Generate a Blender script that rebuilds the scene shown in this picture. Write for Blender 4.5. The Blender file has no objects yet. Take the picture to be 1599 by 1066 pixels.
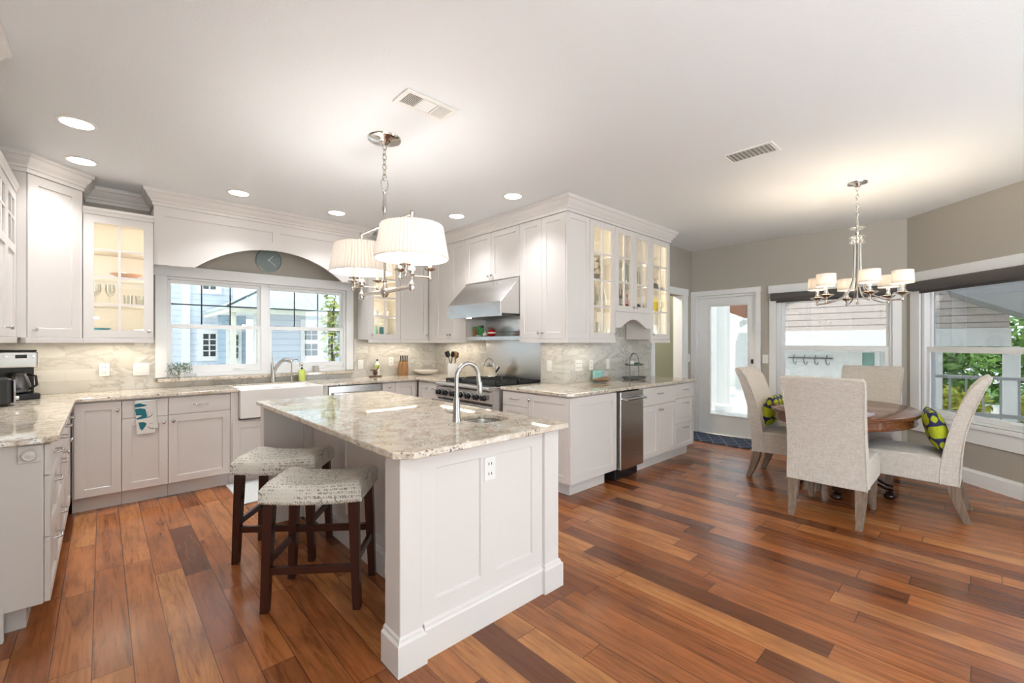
import bpy, bmesh, math, random
from math import sin, cos, pi, radians, sqrt, atan2
from mathutils import Vector, Matrix
random.seed(7)
SC = bpy.context.scene
COL = SC.collection

# ------------------------------------------------------------------ camera, world, sun, exposure
CAM_H = 1.35
cam_d = bpy.data.cameras.new('camera')
cam = bpy.data.objects.new('camera', cam_d)
COL.objects.link(cam)
cam.location = (0, 0, CAM_H)
cam.rotation_euler = (pi / 2, 0, radians(47 - 90))
cam_d.sensor_width = 36.0
cam_d.lens = 36.0 * 686.0 / 1599.0
cam_d.shift_y = 2.0 / 1599.0
cam_d.clip_start = 0.03
cam_d.clip_end = 200
SC.camera = cam

SC.view_settings.view_transform = 'Standard'
SC.view_settings.look = 'None'
SC.view_settings.gamma = 1.0
SC.view_settings.use_curve_mapping = False
SC.view_settings.exposure = EXPOSURE = 0.88

world = bpy.data.worlds.new('daylight')
SC.world = world
world.use_nodes = True
_wn = world.node_tree.nodes
_bg = _wn.get('Background')
_bg.inputs['Color'].default_value = (0.82, 0.92, 1.0, 1)
_bg.inputs['Strength'].default_value = 5.0

sun_d = bpy.data.lights.new('sun', 'SUN')
sun_d.energy = 8
sun_d.angle = radians(1.5)
sun_d.color = (1.0, 0.96, 0.90)
sun = bpy.data.objects.new('sun', sun_d)
COL.objects.link(sun)
sun.rotation_euler = Vector((0.65, 0.25, -0.90)).to_track_quat('-Z', 'Y').to_euler()
sun.location = (0, 0, 12)

# lamp powers (W)
P_PEND, P_CHAN, P_CAN, P_UND, P_IN, P_HALL, P_FILL = 5.8, 4.2, 2.8, .8, .7, 40, 115

def lamp(name, kind, loc, power, color=(1, .88, .74), size=.1, size_y=None, spread=None, radius=None, parent=None, direction=None):
    d = bpy.data.lights.new(name, kind)
    d.energy = power
    d.color = color
    if kind == 'AREA':
        d.shape = 'RECTANGLE' if size_y else 'DISK'
        d.size = size
        if size_y: d.size_y = size_y
        if spread: d.spread = spread
    elif radius is not None:
        d.shadow_soft_size = radius
    o = bpy.data.objects.new(name, d)
    COL.objects.link(o)
    o.location = loc
    if direction: o.rotation_euler = Vector(direction).to_track_quat('-Z', 'Y').to_euler()
    if parent: o.parent = parent
    return o

# ------------------------------------------------------------------ node helper + materials
class NT:
    def __init__(s, name):
        s.m = bpy.data.materials.new(name)
        s.m.use_nodes = True
        s.t = s.m.node_tree
        s.b = s.t.nodes['Principled BSDF']
    def put(s, sock, v):
        if isinstance(v, bpy.types.NodeSocket): s.t.links.new(v, sock)
        elif isinstance(v, (tuple, list)) and sock.type == 'RGBA' and len(v) == 3: sock.default_value = (*v, 1)
        else: sock.default_value = v
    def n(s, typ, ins=None, out=0, **props):
        nd = s.t.nodes.new(typ)
        for k, v in props.items(): setattr(nd, k, v)
        for k, v in (ins or {}).items(): s.put(nd.inputs[k], v)
        return nd.outputs[out]
    def math(s, op, a, b=0.0, c=0.0):
        return s.n('ShaderNodeMath', {0: a, 1: b, 2: c}, operation=op)
    def mix(s, f, a, b, mode='MIX'):
        nd = s.t.nodes.new('ShaderNodeMix')
        nd.data_type = 'RGBA'; nd.blend_type = mode
        s.put(nd.inputs[0], f); s.put(nd.inputs[6], a); s.put(nd.inputs[7], b)
        return nd.outputs[2]
    def ramp(s, f, stops, interp='LINEAR'):
        nd = s.t.nodes.new('ShaderNodeValToRGB')
        cr = nd.color_ramp; cr.interpolation = interp
        while len(cr.elements) < len(stops): cr.elements.new(0.5)
        for e, (p, c) in zip(cr.elements, stops):
            e.position = p; e.color = (*c, 1) if len(c) == 3 else c
        s.put(nd.inputs[0], f)
        return nd.outputs[0]
    def pos(s): return s.n('ShaderNodeNewGeometry')
    def oco(s): return s.n('ShaderNodeTexCoord', out=3)
    def sep(s, v):
        nd = s.t.nodes.new('ShaderNodeSeparateXYZ'); s.put(nd.inputs[0], v); return nd.outputs
    def comb(s, x, y, z): return s.n('ShaderNodeCombineXYZ', {0: x, 1: y, 2: z})
    def noise(s, v, scale, detail=3, rough=.5, dist=0.0, out=0):
        return s.n('ShaderNodeTexNoise', {'Vector': v, 'Scale': scale, 'Detail': detail, 'Roughness': rough, 'Distortion': dist}, out=out)
    def scale(s, v, xyz): return s.n('ShaderNodeVectorMath', {0: v, 1: xyz}, operation='MULTIPLY')
    def bump(s, h, strength=.3, dist=.01): 
        s.put(s.b.inputs['Normal'], s.n('ShaderNodeBump', {'Height': h, 'Strength': strength, 'Distance': dist}))
    def set(s, **k):
        for a, v in k.items(): s.put(s.b.inputs[a.replace('_', ' ')], v)
        return s

def mat(name, col, rough=.5, metal=0.0, **k):
    t = NT(name); t.set(Base_Color=col, Roughness=rough, Metallic=metal, **k); return t.m
def emis(name, col, strength):
    t = NT(name); t.set(Base_Color=(.8, .8, .8), Emission_Color=col, Emission_Strength=strength); return t.m
def glassy(name, tint=(1, 1, 1), gloss=.06, rough=0.0):
    t = NT(name)
    tr = t.n('ShaderNodeBsdfTransparent', {'Color': tint})
    gl = t.n('ShaderNodeBsdfGlossy', {'Color': (1, 1, 1), 'Roughness': rough})
    lw = t.n('ShaderNodeLayerWeight', {'Blend': .25}, out=0)
    f = t.math('ADD', t.math('MULTIPLY', lw, .5), gloss)
    mx = t.n('ShaderNodeMixShader', {0: f, 1: tr, 2: gl})
    t.t.links.new(mx, t.t.nodes['Material Output'].inputs['Surface'])
    return t.m

M = {}
M['cab'] = mat('cabinet_paint', (.73, .695, .665), .32)
M['cab_in'] = mat('cabinet_interior', (.83, .79, .72), .45)
M['trim'] = mat('white_trim', (.87, .875, .87), .35)
M['plastic'] = mat('white_plastic', (.83, .82, .79), .35)
M['slot'] = mat('dark_slot', (.03, .03, .03), .6)
M['chrome'] = mat('chrome', (.60, .60, .61), .08, 1.0)
M['nickel'] = mat('polished_nickel', (.64, .61, .57), .12, 1.0)
M['black'] = mat('black_gloss', (.015, .016, .018), .22)
M['iron'] = mat('cast_iron', (.02, .02, .022), .55)
M['porcelain'] = mat('porcelain', (.86, .84, .81), .12)
M['espresso'] = mat('espresso_wood', (.045, .014, .010), .26)
M['bulb'] = emis('candle_bulb', (1, .82, .58), 14)
M['can_light'] = emis('can_light', (1, .95, .88), 9)
M['strip'] = emis('light_strip', (1, .86, .62), 4)
M['dimming_glass'] = glassy('window_glass', (.42, .425, .43), .03)  # grey tint added to dim the outdoors seen through the panes
M['cab_glass'] = glassy('cabinet_glass', (.97, .96, .93), .03)
M['clear'] = glassy('clear_glass', (.97, .98, .98), .035, .02)
M['crystal'] = glassy('crystal', (.96, .95, .92), .22, .02)
M['grass'] = mat('lawn', (.10, .20, .04), .9)
M['brown_leaf'] = mat('brown_wood', (.09, .035, .015), .45)
M['teal'] = mat('teal_glaze', (.015, .18, .24), .3)
M['lime'] = mat('lime_plastic', (.60, .70, .16), .3)
M['yellow'] = mat('yellow_glaze', (.85, .68, .03), .3)
M['red'] = mat('red_glaze', (.55, .02, .02), .2)
M['green'] = mat('green_label', (.03, .28, .05), .35)
M['cream'] = mat('cream_enamel', (.80, .68, .50), .2)
M['steel_dark'] = mat('dark_steel', (.12, .12, .12), .3, .9)
M['clockface'] = mat('clock_face', (.22, .28, .28), .35)
M['clockrim'] = mat('clock_rim', (.36, .42, .41), .2, .4)

def m_stainless():
    t = NT('stainless_steel')
    p = t.oco()
    g = t.noise(t.scale(p, (1.5, 1.5, 90)), 3, 2, .5)
    t.set(Base_Color=t.ramp(g, [(.3, (.60, .59, .575)), (.7, (.66, .65, .635))]), Metallic=1.0, Roughness=t.math('MULTIPLY_ADD', g, .05, .235))
    return t.m
M['steel'] = m_stainless()
def m_brushed(name, c, r):
    t = NT(name)
    g = t.noise(t.scale(t.oco(), (120, 120, 4)), 3, 2)
    t.set(Base_Color=c, Metallic=1.0, Roughness=t.math('MULTIPLY_ADD', g, .1, r)); return t.m
M['brushed'] = m_brushed('brushed_nickel', (.50, .49, .47), .22)

def m_wall(name, c):
    t = NT(name); p = t.pos()
    t.bump(t.noise(p, 90, 3), .08, .004)
    t.set(Base_Color=c, Roughness=.75); return t.m
M['wall'] = m_wall('greige_wall', (.45, .415, .36))
M['greenwall'] = m_wall('sage_wall', (.25, .265, .20))
def m_ceiling():
    t = NT('ceiling_paint'); p = t.pos()
    h = t.ramp(t.noise(p, 55, 4, .6, .4), [(.42, (0, 0, 0)), (.62, (1, 1, 1))])
    t.bump(h, .12, .004); t.set(Base_Color=(.83, .855, .875), Roughness=.85); return t.m
M['ceil'] = m_ceiling()

def m_floor():
    t = NT('hickory_planks')
    p = t.pos(); x, y, z = t.sep(p)[:3]
    W = .128
    xs = t.math('DIVIDE', t.math('ADD', x, 20.0), W)
    row = t.math('FLOOR', xs)
    fx = t.math('FRACT', xs)
    r1 = t.n('ShaderNodeTexWhiteNoise', {'W': row}, noise_dimensions='1D')
    L = t.math('MULTIPLY_ADD', r1, .7, .75)
    ys = t.math('DIVIDE', t.math('MULTIPLY_ADD', r1, 17.0, t.math('ADD', y, 20.0)), L)
    idx = t.math('FLOOR', ys); fy = t.math('FRACT', ys)
    idv = t.comb(row, idx, 0.0)
    idn = t.n('ShaderNodeTexWhiteNoise', {'Vector': idv}, noise_dimensions='2D')
    base = t.ramp(idn, [(0, (.13, .040, .014)), (.2, (.24, .074, .023)), (.5, (.36, .118, .035)), (.8, (.43, .155, .047)), (1, (.50, .21, .070))])
    off = t.math('MULTIPLY', idn, 37.0)
    gv = t.comb(t.math('MULTIPLY', x, 24.0), t.math('MULTIPLY_ADD', y, 1.7, off), off)
    g = t.noise(gv, 1.0, 7, .66, 1.6)
    gm = t.ramp(g, [(.30, (.42, .35, .30)), (.41, (.76, .72, .70)), (.53, (1, 1, 1)), (.72, (1.12, 1.10, 1.06))])
    c = t.mix(1.0, base, gm, 'MULTIPLY')
    bl = t.noise(t.comb(t.math('MULTIPLY', x, 3.0), t.math('MULTIPLY_ADD', y, 1.1, off), off), 2.0, 4, .6, .6)
    c = t.mix(t.ramp(bl, [(.42, (0, 0, 0)), (.72, (.55, .55, .55))]), c, (.12, .042, .017))
    ex = t.math('MULTIPLY', t.math('MINIMUM', fx, t.math('SUBTRACT', 1.0, fx)), W)
    ey = t.math('MULTIPLY', t.math('MINIMUM', fy, t.math('SUBTRACT', 1.0, fy)), L)
    e = t.math('MINIMUM', ex, ey)
    gap = t.ramp(t.math('MULTIPLY', e, 250.0), [(.25, (0, 0, 0)), (.6, (1, 1, 1))])
    c = t.mix(t.math('MULTIPLY_ADD', gap, -.75, .75), c, (.03, .011, .005))
    sv = t.comb(t.math('MULTIPLY', x, 4.0), t.math('MULTIPLY_ADD', y, 11.0, off), off)
    scr = t.noise(sv, 1.0, 3, .55, .4)
    h = t.math('ADD', t.math('MULTIPLY', t.math('MULTIPLY', scr, .55), 1.0), t.math('ADD', t.math('MULTIPLY', gap, .7), t.math('MULTIPLY', g, .12)))
    t.bump(h, .16, .003)
    t.set(Base_Color=c, Roughness=t.math('MULTIPLY_ADD', g, .10, .16), Specular_IOR_Level=.5)
    return t.m
M['floor'] = m_floor()

def m_granite():
    t = NT('speckled_granite'); p = t.pos()
    a = t.noise(p, 11.0, 8, .70, .3)
    c = t.ramp(a, [(.30, (.43, .33, .23)), (.42, (.60, .50, .385)), (.54, (.72, .64, .53)), (.72, (.77, .72, .64))])
    b = t.noise(t.scale(p, (1.25, .8, 1)), 34, 5, .68, .4)
    c = t.mix(t.ramp(b, [(.59, (0, 0, 0)), (.67, (.75, .75, .75))]), c, (.30, .225, .165))
    w = t.noise(p, 26, 5, .6, .3)
    c = t.mix(t.ramp(w, [(.56, (0, 0, 0)), (.64, (.75, .75, .75))]), c, (.82, .79, .74))
    d = t.noise(p, 70, 3, .62, .3)
    k = t.noise(p, 10, 3, .5)
    sp = t.math('MULTIPLY', t.ramp(d, [(.565, (0, 0, 0)), (.61, (1, 1, 1))]), t.ramp(k, [(.44, (0, 0, 0)), (.58, (1, 1, 1))]))
    c = t.mix(t.math('MULTIPLY', sp, .92), c, (.05, .038, .035))
    f = t.noise(p, 150, 2, .6)
    c = t.mix(t.ramp(f, [(.57, (0, 0, 0)), (.68, (.6, .6, .6))]), c, (.27, .225, .19))
    t.set(Base_Color=c, Roughness=.04, Specular_IOR_Level=.85)
    return t.m
M['granite'] = m_granite()

def m_marble():
    t = NT('marble_tile'); p = t.pos(); x, y, z = t.sep(p)[:3]
    u = t.math('ADD', x, y)
    uv = t.comb(u, t.math('ADD', z, -.914), 0.0)
    br = t.t.nodes.new('ShaderNodeTexBrick')
    t.put(br.inputs['Vector'], uv)
    br.offset = .5
    for k, v in {'Color1': (.66, .635, .58, 1), 'Color2': (.50, .47, .405, 1), 'Mortar': (.54, .515, .46, 1), 'Scale': 1.0, 'Mortar Size': .0012, 'Bias': -.2, 'Brick Width': .305, 'Row Height': .102}.items(): br.inputs[k].default_value = v
    tid = t.sep(br.outputs[0])[0]
    pv = t.n('ShaderNodeVectorMath', {0: p, 1: t.comb(t.math('MULTIPLY', tid, 40.0), t.math('MULTIPLY', tid, 17.0), 0.0)}, operation='ADD')
    n1 = t.noise(t.scale(pv, (1, 1, 1.9)), 2.6, 5, .55, 1.1)
    vein = t.ramp(n1, [(.40, (0, 0, 0)), (.475, (.62, .62, .62)), (.50, (.1, .1, .1)), (.60, (0, 0, 0))])
    c = t.mix(vein, br.outputs[0], (.34, .31, .26))
    n2 = t.noise(t.scale(p, (1, 1, 1.8)), 1.8, 4, .6, .5)
    c = t.mix(t.ramp(n2, [(.45, (0, 0, 0)), (.75, (.6, .6, .6))]), c, (.74, .73, .70))
    t.bump(br.outputs[1], -.15, .002)
    t.set(Base_Color=c, Roughness=.18); return t.m
M['marble'] = m_marble()

def m_linen(name, c1, c2):
    t = NT(name); p = t.oco()
    a = t.noise(t.scale(p, (160, 160, 26)), 1.0, 3, .6)
    b = t.noise(t.scale(p, (22, 22, 170)), 1.0, 3, .6)
    f = t.math('MULTIPLY', t.math('ADD', a, b), .5)
    t.set(Base_Color=t.ramp(f, [(.34, c1), (.66, c2)]), Roughness=.9, Sheen_Weight=.25)
    t.bump(t.math('ADD', f, t.math('MULTIPLY', t.noise(p, 5, 3), 2.0)), .25, .006)
    return t.m
M['linen'] = m_linen('oatmeal_linen', (.50, .445, .385), (.70, .64, .57))
M['shade'] = None

def m_script():
    t = NT('script_print_fabric'); p = t.oco(); x, y, z = t.sep(p)[:3]
    base = t.ramp(t.noise(t.scale(p, (1, 14, 14)), 14, 3), [(.3, (.72, .675, .59)), (.7, (.83, .79, .71))])
    row = t.math('FRACT', t.math('MULTIPLY', t.math('ADD', y, z), 42.0))
    rowm = t.ramp(row, [(.12, (0, 0, 0)), (.25, (1, 1, 1)), (.7, (1, 1, 1)), (.85, (0, 0, 0))])
    ink = t.ramp(t.noise(t.scale(p, (150, 60, 60)), 1.0, 2, .5, 1.2), [(.52, (0, 0, 0)), (.57, (1, 1, 1))])
    blk = t.ramp(t.noise(p, 5.5, 2), [(.44, (0, 0, 0)), (.52, (1, 1, 1))])
    f = t.math('MULTIPLY', t.math('MULTIPLY', rowm, ink), t.math('MULTIPLY_ADD', blk, .72, .06))
    sw = t.ramp(t.n('ShaderNodeTexWave', {'Vector': p, 'Scale': 4.0, 'Distortion': 9.0, 'Detail': 2.0, 'Detail Scale': 1.4}), [(.0, (1, 1, 1)), (.035, (0, 0, 0))])
    sw = t.math('MULTIPLY', sw, t.ramp(t.noise(p, 6.0, 1), [(.62, (0, 0, 0)), (.66, (.8, .8, .8))]))
    f = t.math('MAXIMUM', f, sw)
    t.set(Base_Color=t.mix(f, base, (.07, .055, .05)), Roughness=.9)
    t.bump(t.noise(p, 260, 2), .12, .003); return t.m
M['script'] = m_script()

def m_wood(name, c1, c2, rough, axis=(60, 60, 4)):
    t = NT(name); g = t.noise(t.scale(t.oco(), axis), 1.0, 5, .6, .6)
    t.set(Base_Color=t.ramp(g, [(.3, c1), (.7, c2)]), Roughness=rough); return t.m
M['drift'] = m_wood('driftwood_leg', (.13, .085, .055), (.27, .19, .135), .55)
M['table'] = m_wood('mahogany_top', (.115, .036, .015), (.22, .078, .032), .13, (5, 60, 60))
M['carved'] = mat('dark_carved_wood', (.030, .010, .007), .22)
M['knifewood'] = m_wood('acacia_block', (.22, .10, .03), (.45, .24, .09), .45)

def m_pillow():
    t = NT('circle_print_fabric'); p = t.oco(); x, y, z = t.sep(p)[:3]
    S = .100
    def cell(v, o): return t.math('SUBTRACT', t.math('FRACT', t.math('ADD', t.math('DIVIDE', v, S), o)), .5)
    u = cell(t.math('ADD', x, t.math('MULTIPLY', t.math('FLOOR', t.math('ADD', t.math('DIVIDE', z, S), 7.5)), S * .5)), 10.5); v = cell(z, 10.5)
    d = t.math('SQRT', t.math('ADD', t.math('MULTIPLY', u, u), t.math('MULTIPLY', v, v)))
    f = t.ramp(d, [(.455, (1, 1, 1)), (.48, (0, 0, 0))])
    lim = t.ramp(t.noise(t.scale(p, (40, 40, 8)), 3, 2), [(.3, (.36, .42, .012)), (.7, (.48, .54, .02))])
    t.set(Base_Color=t.mix(f, (.022, .024, .085), lim), Roughness=.85); return t.m
M['pillow'] = m_pillow()

def m_mat():
    t = NT('navy_mat'); p = t.pos(); x, y, z = t.sep(p)[:3]
    def ln(v): return t.ramp(t.math('ABSOLUTE', t.math('SUBTRACT', t.math('FRACT', t.math('DIVIDE', v, .17)), .5)), [(.0, (1, 1, 1)), (.05, (0, 0, 0))])
    a = ln(t.math('ADD', t.math('ADD', t.math('MULTIPLY', x, .6), y), 10.0)); b = ln(t.math('ADD', t.math('SUBTRACT', t.math('MULTIPLY', x, .6), y), 10.0))
    f = t.math('MULTIPLY', t.math('MAXIMUM', a, b), .8)
    t.set(Base_Color=t.mix(f, t.ramp(t.noise(p, 30, 3), [(.3, (.010, .018, .045)), (.7, (.03, .05, .10))]), (.30, .36, .42)), Roughness=.9); return t.m
M['mat'] = m_mat()
def m_floormat():
    t = NT('grey_mat'); p = t.pos()
    t.set(Base_Color=t.ramp(t.noise(p, 60, 3), [(.3, (.56, .57, .56)), (.7, (.68, .69, .68))]), Roughness=.8); return t.m
M['floormat'] = m_floormat()

def m_siding(name, c, pitch=.16, dark=.72):
    t = NT(name); z = t.sep(t.pos())[2]
    f = t.math('FRACT', t.math('DIVIDE', z, pitch))
    c2 = tuple(a * dark for a in c)
    t.set(Base_Color=t.mix(t.ramp(f, [(.0, (1, 1, 1)), (.11, (1, 1, 1)), (.15, (0, 0, 0))]), c, c2), Roughness=.6)
    t.bump(f, .4, .02); return t.m
M['siding'] = m_siding('white_siding', (.66, .73, .80))
M['siding_shaded'] = m_siding('shaded_siding', (.42, .55, .64))  # white siding with the porch's blue shade put into its colour
M['siding_beige'] = m_siding('beige_siding', (.62, .545, .49), .13, .42)
M['metal_roof'] = mat('metal_roof', (.50, .62, .64), .4)
M['ext_trim'] = mat('outside_trim', (.82, .83, .80), .5)
M['ext_cream'] = mat('outside_cream', (.74, .76, .62), .5)
M['ext_glass'] = mat('dark_pane', (.06, .085, .085), .12)
M['ext_blue'] = mat('shutter_blue', (.16, .27, .36), .5)
M['rail'] = mat('rail_paint', (.55, .56, .55), .4)
M['deck'] = mat('deck_boards', (.66, .64, .60), .7)
M['tile'] = mat('bounce_tile', (.74, .745, .74), .35)
M['bounce_slab'] = mat('bounce_concrete', (.74, .74, .73), .8)
M['vent_grey'] = mat('vent_grey', (.30, .30, .29), .6)
M['brown_roof'] = mat('brown_roof', (.25, .12, .075), .8)
M['wire'] = mat('grey_wire', (.20, .21, .22), .4, .6)
M['verdigris'] = mat('seafoam_paint', (.25, .42, .36), .6)
def m_leaf(name, c1, c2):
    t = NT(name); t.set(Base_Color=t.ramp(t.noise(t.pos(), 7, 4), [(.35, c1), (.65, c2)]), Roughness=.6); return t.m
M['leaf'] = m_leaf('shrub_leaf', (.025, .10, .012), (.18, .34, .05))
M['leaf_y'] = m_leaf('flower_leaf', (.30, .42, .03), (.75, .68, .08))
M['leaf_t'] = m_leaf('tree_leaf', (.16, .25, .03), (.48, .50, .10))
M['leaf_p'] = m_leaf('potted_leaf', (.09, .16, .12), (.30, .38, .30))
M['blind'] = mat('charcoal_blind', (.105, .095, .088), .75)
def m_shade():
    t = NT('pleated_shade')
    d = t.n('ShaderNodeBsdfDiffuse', {'Color': (.88, .85, .82, 1)})
    tr = t.n('ShaderNodeBsdfTranslucent', {'Color': (.90, .85, .78, 1)})
    mx = t.n('ShaderNodeMixShader', {0: .27, 1: d, 2: tr})
    t.t.links.new(mx, t.t.nodes['Material Output'].inputs['Surface']); return t.m
M['shade'] = m_shade()

# ------------------------------------------------------------------ mesh helpers
class MB:
    def __init__(s): s.v = []; s.f = []; s.mi = []
    def add(s, vs, fs, mi=0):
        o = len(s.v); s.v += [tuple(p) for p in vs]; s.f += [tuple(i + o for i in q) for q in fs]; s.mi += [mi] * len(fs); return s
    def box(s, x0, x1, y0, y1, z0, z1, mi=0):
        return s.add([(x, y, z) for x in (x0, x1) for y in (y0, y1) for z in (z0, z1)],
                     [(0, 1, 3, 2), (4, 6, 7, 5), (0, 4, 5, 1), (2, 3, 7, 6), (0, 2, 6, 4), (1, 5, 7, 3)], mi)
    def lathe(s, prof, n=24, c=(0, 0, 0), axis='z', mi=0):
        vs = []; fs = []
        for r, h in prof:
            for i in range(n):
                a = 2 * pi * i / n; p = (r * cos(a), r * sin(a), h)
                if axis == 'y': p = (p[0], -p[2], p[1])
                if axis == 'x': p = (p[2], p[0], p[1])
                vs.append((p[0] + c[0], p[1] + c[1], p[2] + c[2]))
        for k in range(len(prof) - 1):
            for i in range(n):
                j = (i + 1) % n; fs.append((k * n + i, k * n + j, k * n + n + j, k * n + n + i))
        if prof[0][0] > 1e-5: fs.append(tuple(range(n - 1, -1, -1)))
        if prof[-1][0] > 1e-5: fs.append(tuple((len(prof) - 1) * n + i for i in range(n)))
        return s.add(vs, fs, mi)
    def tube(s, pts, r, n=8, closed=False, mi=0, flat=1.0):
        pts = [Vector(p) for p in pts]; N = len(pts); vs = []; fs = []; up = None
        for i, p in enumerate(pts):
            a = pts[(i - 1) % N] if (closed or i > 0) else p; b = pts[(i + 1) % N] if (closed or i < N - 1) else p
            d = (b - a).normalized()
            if up is None: up = d.orthogonal().normalized() if abs(d.z) > .9 else Vector((0, 0, 1))
            u = (up - d * up.dot(d)).normalized(); up = u; w = d.cross(u)
            rr = r[i] if isinstance(r, (list, tuple)) else r
            for k in range(n):
                q = 2 * pi * k / n; vs.append(p + u * (rr * sin(q) * flat) + w * (rr * cos(q)))
        for i in range(N if closed else N - 1):
            i2 = (i + 1) % N
            for k in range(n):
                k2 = (k + 1) % n; fs.append((i * n + k, i * n + k2, i2 * n + k2, i2 * n + k))
        if not closed:
            fs.append(tuple(range(n - 1, -1, -1))); fs.append(tuple((N - 1) * n + k for k in range(n)))
        return s.add(vs, fs, mi)
    def grid(s, nu, nv, fn, mi=0, wrap_u=False):
        vs = [fn(i / (nu if wrap_u else nu - 1), j / (nv - 1)) for j in range(nv) for i in range(nu)]
        fs = [(j * nu + i, j * nu + (i + 1) % nu, (j + 1) * nu + (i + 1) % nu, (j + 1) * nu + i) for j in range(nv - 1) for i in range(nu if wrap_u else nu - 1)]
        return s.add(vs, fs, mi)
    def prism(s, poly, y0, y1, axis='y', mi=0):
        n = len(poly)
        def P(a, b, c): return (a, c, b) if axis == 'y' else ((a, b, c) if axis == 'z' else (c, a, b))
        vs = [P(a, b, y0) for a, b in poly] + [P(a, b, y1) for a, b in poly]
        fs = [tuple(range(n)), tuple(range(2 * n - 1, n - 1, -1))] + [(i, i + n, (i + 1) % n + n, (i + 1) % n) for i in range(n)]
        return s.add(vs, fs, mi)
    def slab(s, xs, zs, cell, t, mi=0):
        """connected board: cell(i, j) -> front depth y of that cell, or None for an opening; back at y=t"""
        idx = {}
        nx, nz = len(xs) - 1, len(zs) - 1; base = len(s.v)
        def V(x, y, z):
            k = (round(x, 5), round(y, 5), round(z, 5))
            if k not in idx: idx[k] = len(s.v); s.v.append(k)
            return idx[k]
        def F(*q): s.f.append(tuple(q)); s.mi.append(mi)
        g = [[cell(i, j) for j in range(nz)] for i in range(nx)]
        def G(i, j): return g[i][j] if 0 <= i < nx and 0 <= j < nz else None
        for i in range(nx):
            for j in range(nz):
                d = g[i][j]
                if d is None: continue
                x0, x1, z0, z1 = xs[i], xs[i + 1], zs[j], zs[j + 1]
                F(V(x0, d, z0), V(x1, d, z0), V(x1, d, z1), V(x0, d, z1))
                F(V(x0, t, z0), V(x0, t, z1), V(x1, t, z1), V(x1, t, z0))
                for (di, dj, a, b) in ((-1, 0, (x0, z0), (x0, z1)), (1, 0, (x1, z1), (x1, z0)), (0, -1, (x1, z0), (x0, z0)), (0, 1, (x0, z1), (x1, z1))):
                    e = G(i + di, j + dj); lim = t if e is None else e
                    if lim > d + 1e-6:
                        F(V(a[0], d, a[1]), V(b[0], d, b[1]), V(b[0], lim, b[1]), V(a[0], lim, a[1]))
        return s
    def xf(s, f):
        s.v = [tuple(f(*p)) for p in s.v]; return s
    def rot(s, a, c=(0, 0, 0), axis='Z'):
        R = Matrix.Rotation(a, 3, axis); c = Vector(c)
        s.v = [tuple(R @ (Vector(p) - c) + c) for p in s.v]; return s
    def mv(s, x, y, z): return s.xf(lambda a, b, c: (a + x, b + y, c + z))

def mesh(name, mb, mats, smooth=0):
    me = bpy.data.meshes.new(name)
    me.from_pydata(mb.v, [], mb.f); me.update()
    for m_ in (mats if isinstance(mats, (list, tuple)) else [mats]): me.materials.append(m_)
    if any(mb.mi): me.polygons.foreach_set('material_index', mb.mi)
    bm = bmesh.new(); bm.from_mesh(me); bmesh.ops.recalc_face_normals(bm, faces=bm.faces); bm.to_mesh(me); bm.free()
    if smooth:
        me.polygons.foreach_set('use_smooth', [True] * len(me.polygons)); me.set_sharp_from_angle(angle=radians(smooth))
    return me
def link(name, me, parent=None, loc=None, rz=0):
    o = bpy.data.objects.new(name, me); COL.objects.link(o)
    if parent is not None: o.parent = parent
    if loc is not None: o.location = loc
    if rz: o.rotation_euler = (0, 0, rz)
    return o
def obj(name, mb, mats, parent=None, loc=None, smooth=0, bevel=0, seg=1, sub=0, rz=0, solid=0):
    o = link(name, mesh(name, mb, mats, smooth), parent, loc, rz)
    if solid:
        s_ = o.modifiers.new('solid', 'SOLIDIFY'); s_.thickness = solid; s_.offset = 0
    if bevel:
        b = o.modifiers.new('bevel', 'BEVEL'); b.width = bevel; b.segments = seg; b.limit_method = 'ANGLE'; b.angle_limit = radians(40)
    if sub:
        d = o.modifiers.new('sub', 'SUBSURF'); d.levels = d.render_levels = sub
    return o
def tag(o, label, cat, group=None, kind=None):
    o['label'] = label; o['category'] = cat
    if group: o['group'] = group
    if kind: o['kind'] = kind
    return o
def thing(name, label, cat, loc=(0, 0, 0), rz=0, group=None):
    return tag(link(name, None, None, loc, rz), label, cat, group)
def one(name, label, cat, mb, mats, loc=(0, 0, 0), rz=0, group=None, **k):
    return tag(obj(name, mb, mats, None, loc, rz=rz, **k), label, cat, group)
def struct(name, mb=None, mats=None, loc=(0, 0, 0), rz=0, **k):
    o = obj(name, mb, mats, None, loc, rz=rz, **k) if mb else link(name, None, None, loc, rz)
    o['kind'] = 'structure'; return o
def dup(root, loc, rz=None, label=None, group=None):
    r = root.copy(); COL.objects.link(r); r.location = loc
    if rz is not None: r.rotation_euler = (0, 0, rz)
    if label: r['label'] = label
    if group: r['group'] = group
    for ch in list(root.children):
        c = ch.copy(); COL.objects.link(c); c.parent = r
        for g in list(ch.children):
            d = g.copy(); COL.objects.link(d); d.parent = c
    return r
R = radians
HALF = pi / 2

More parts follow.
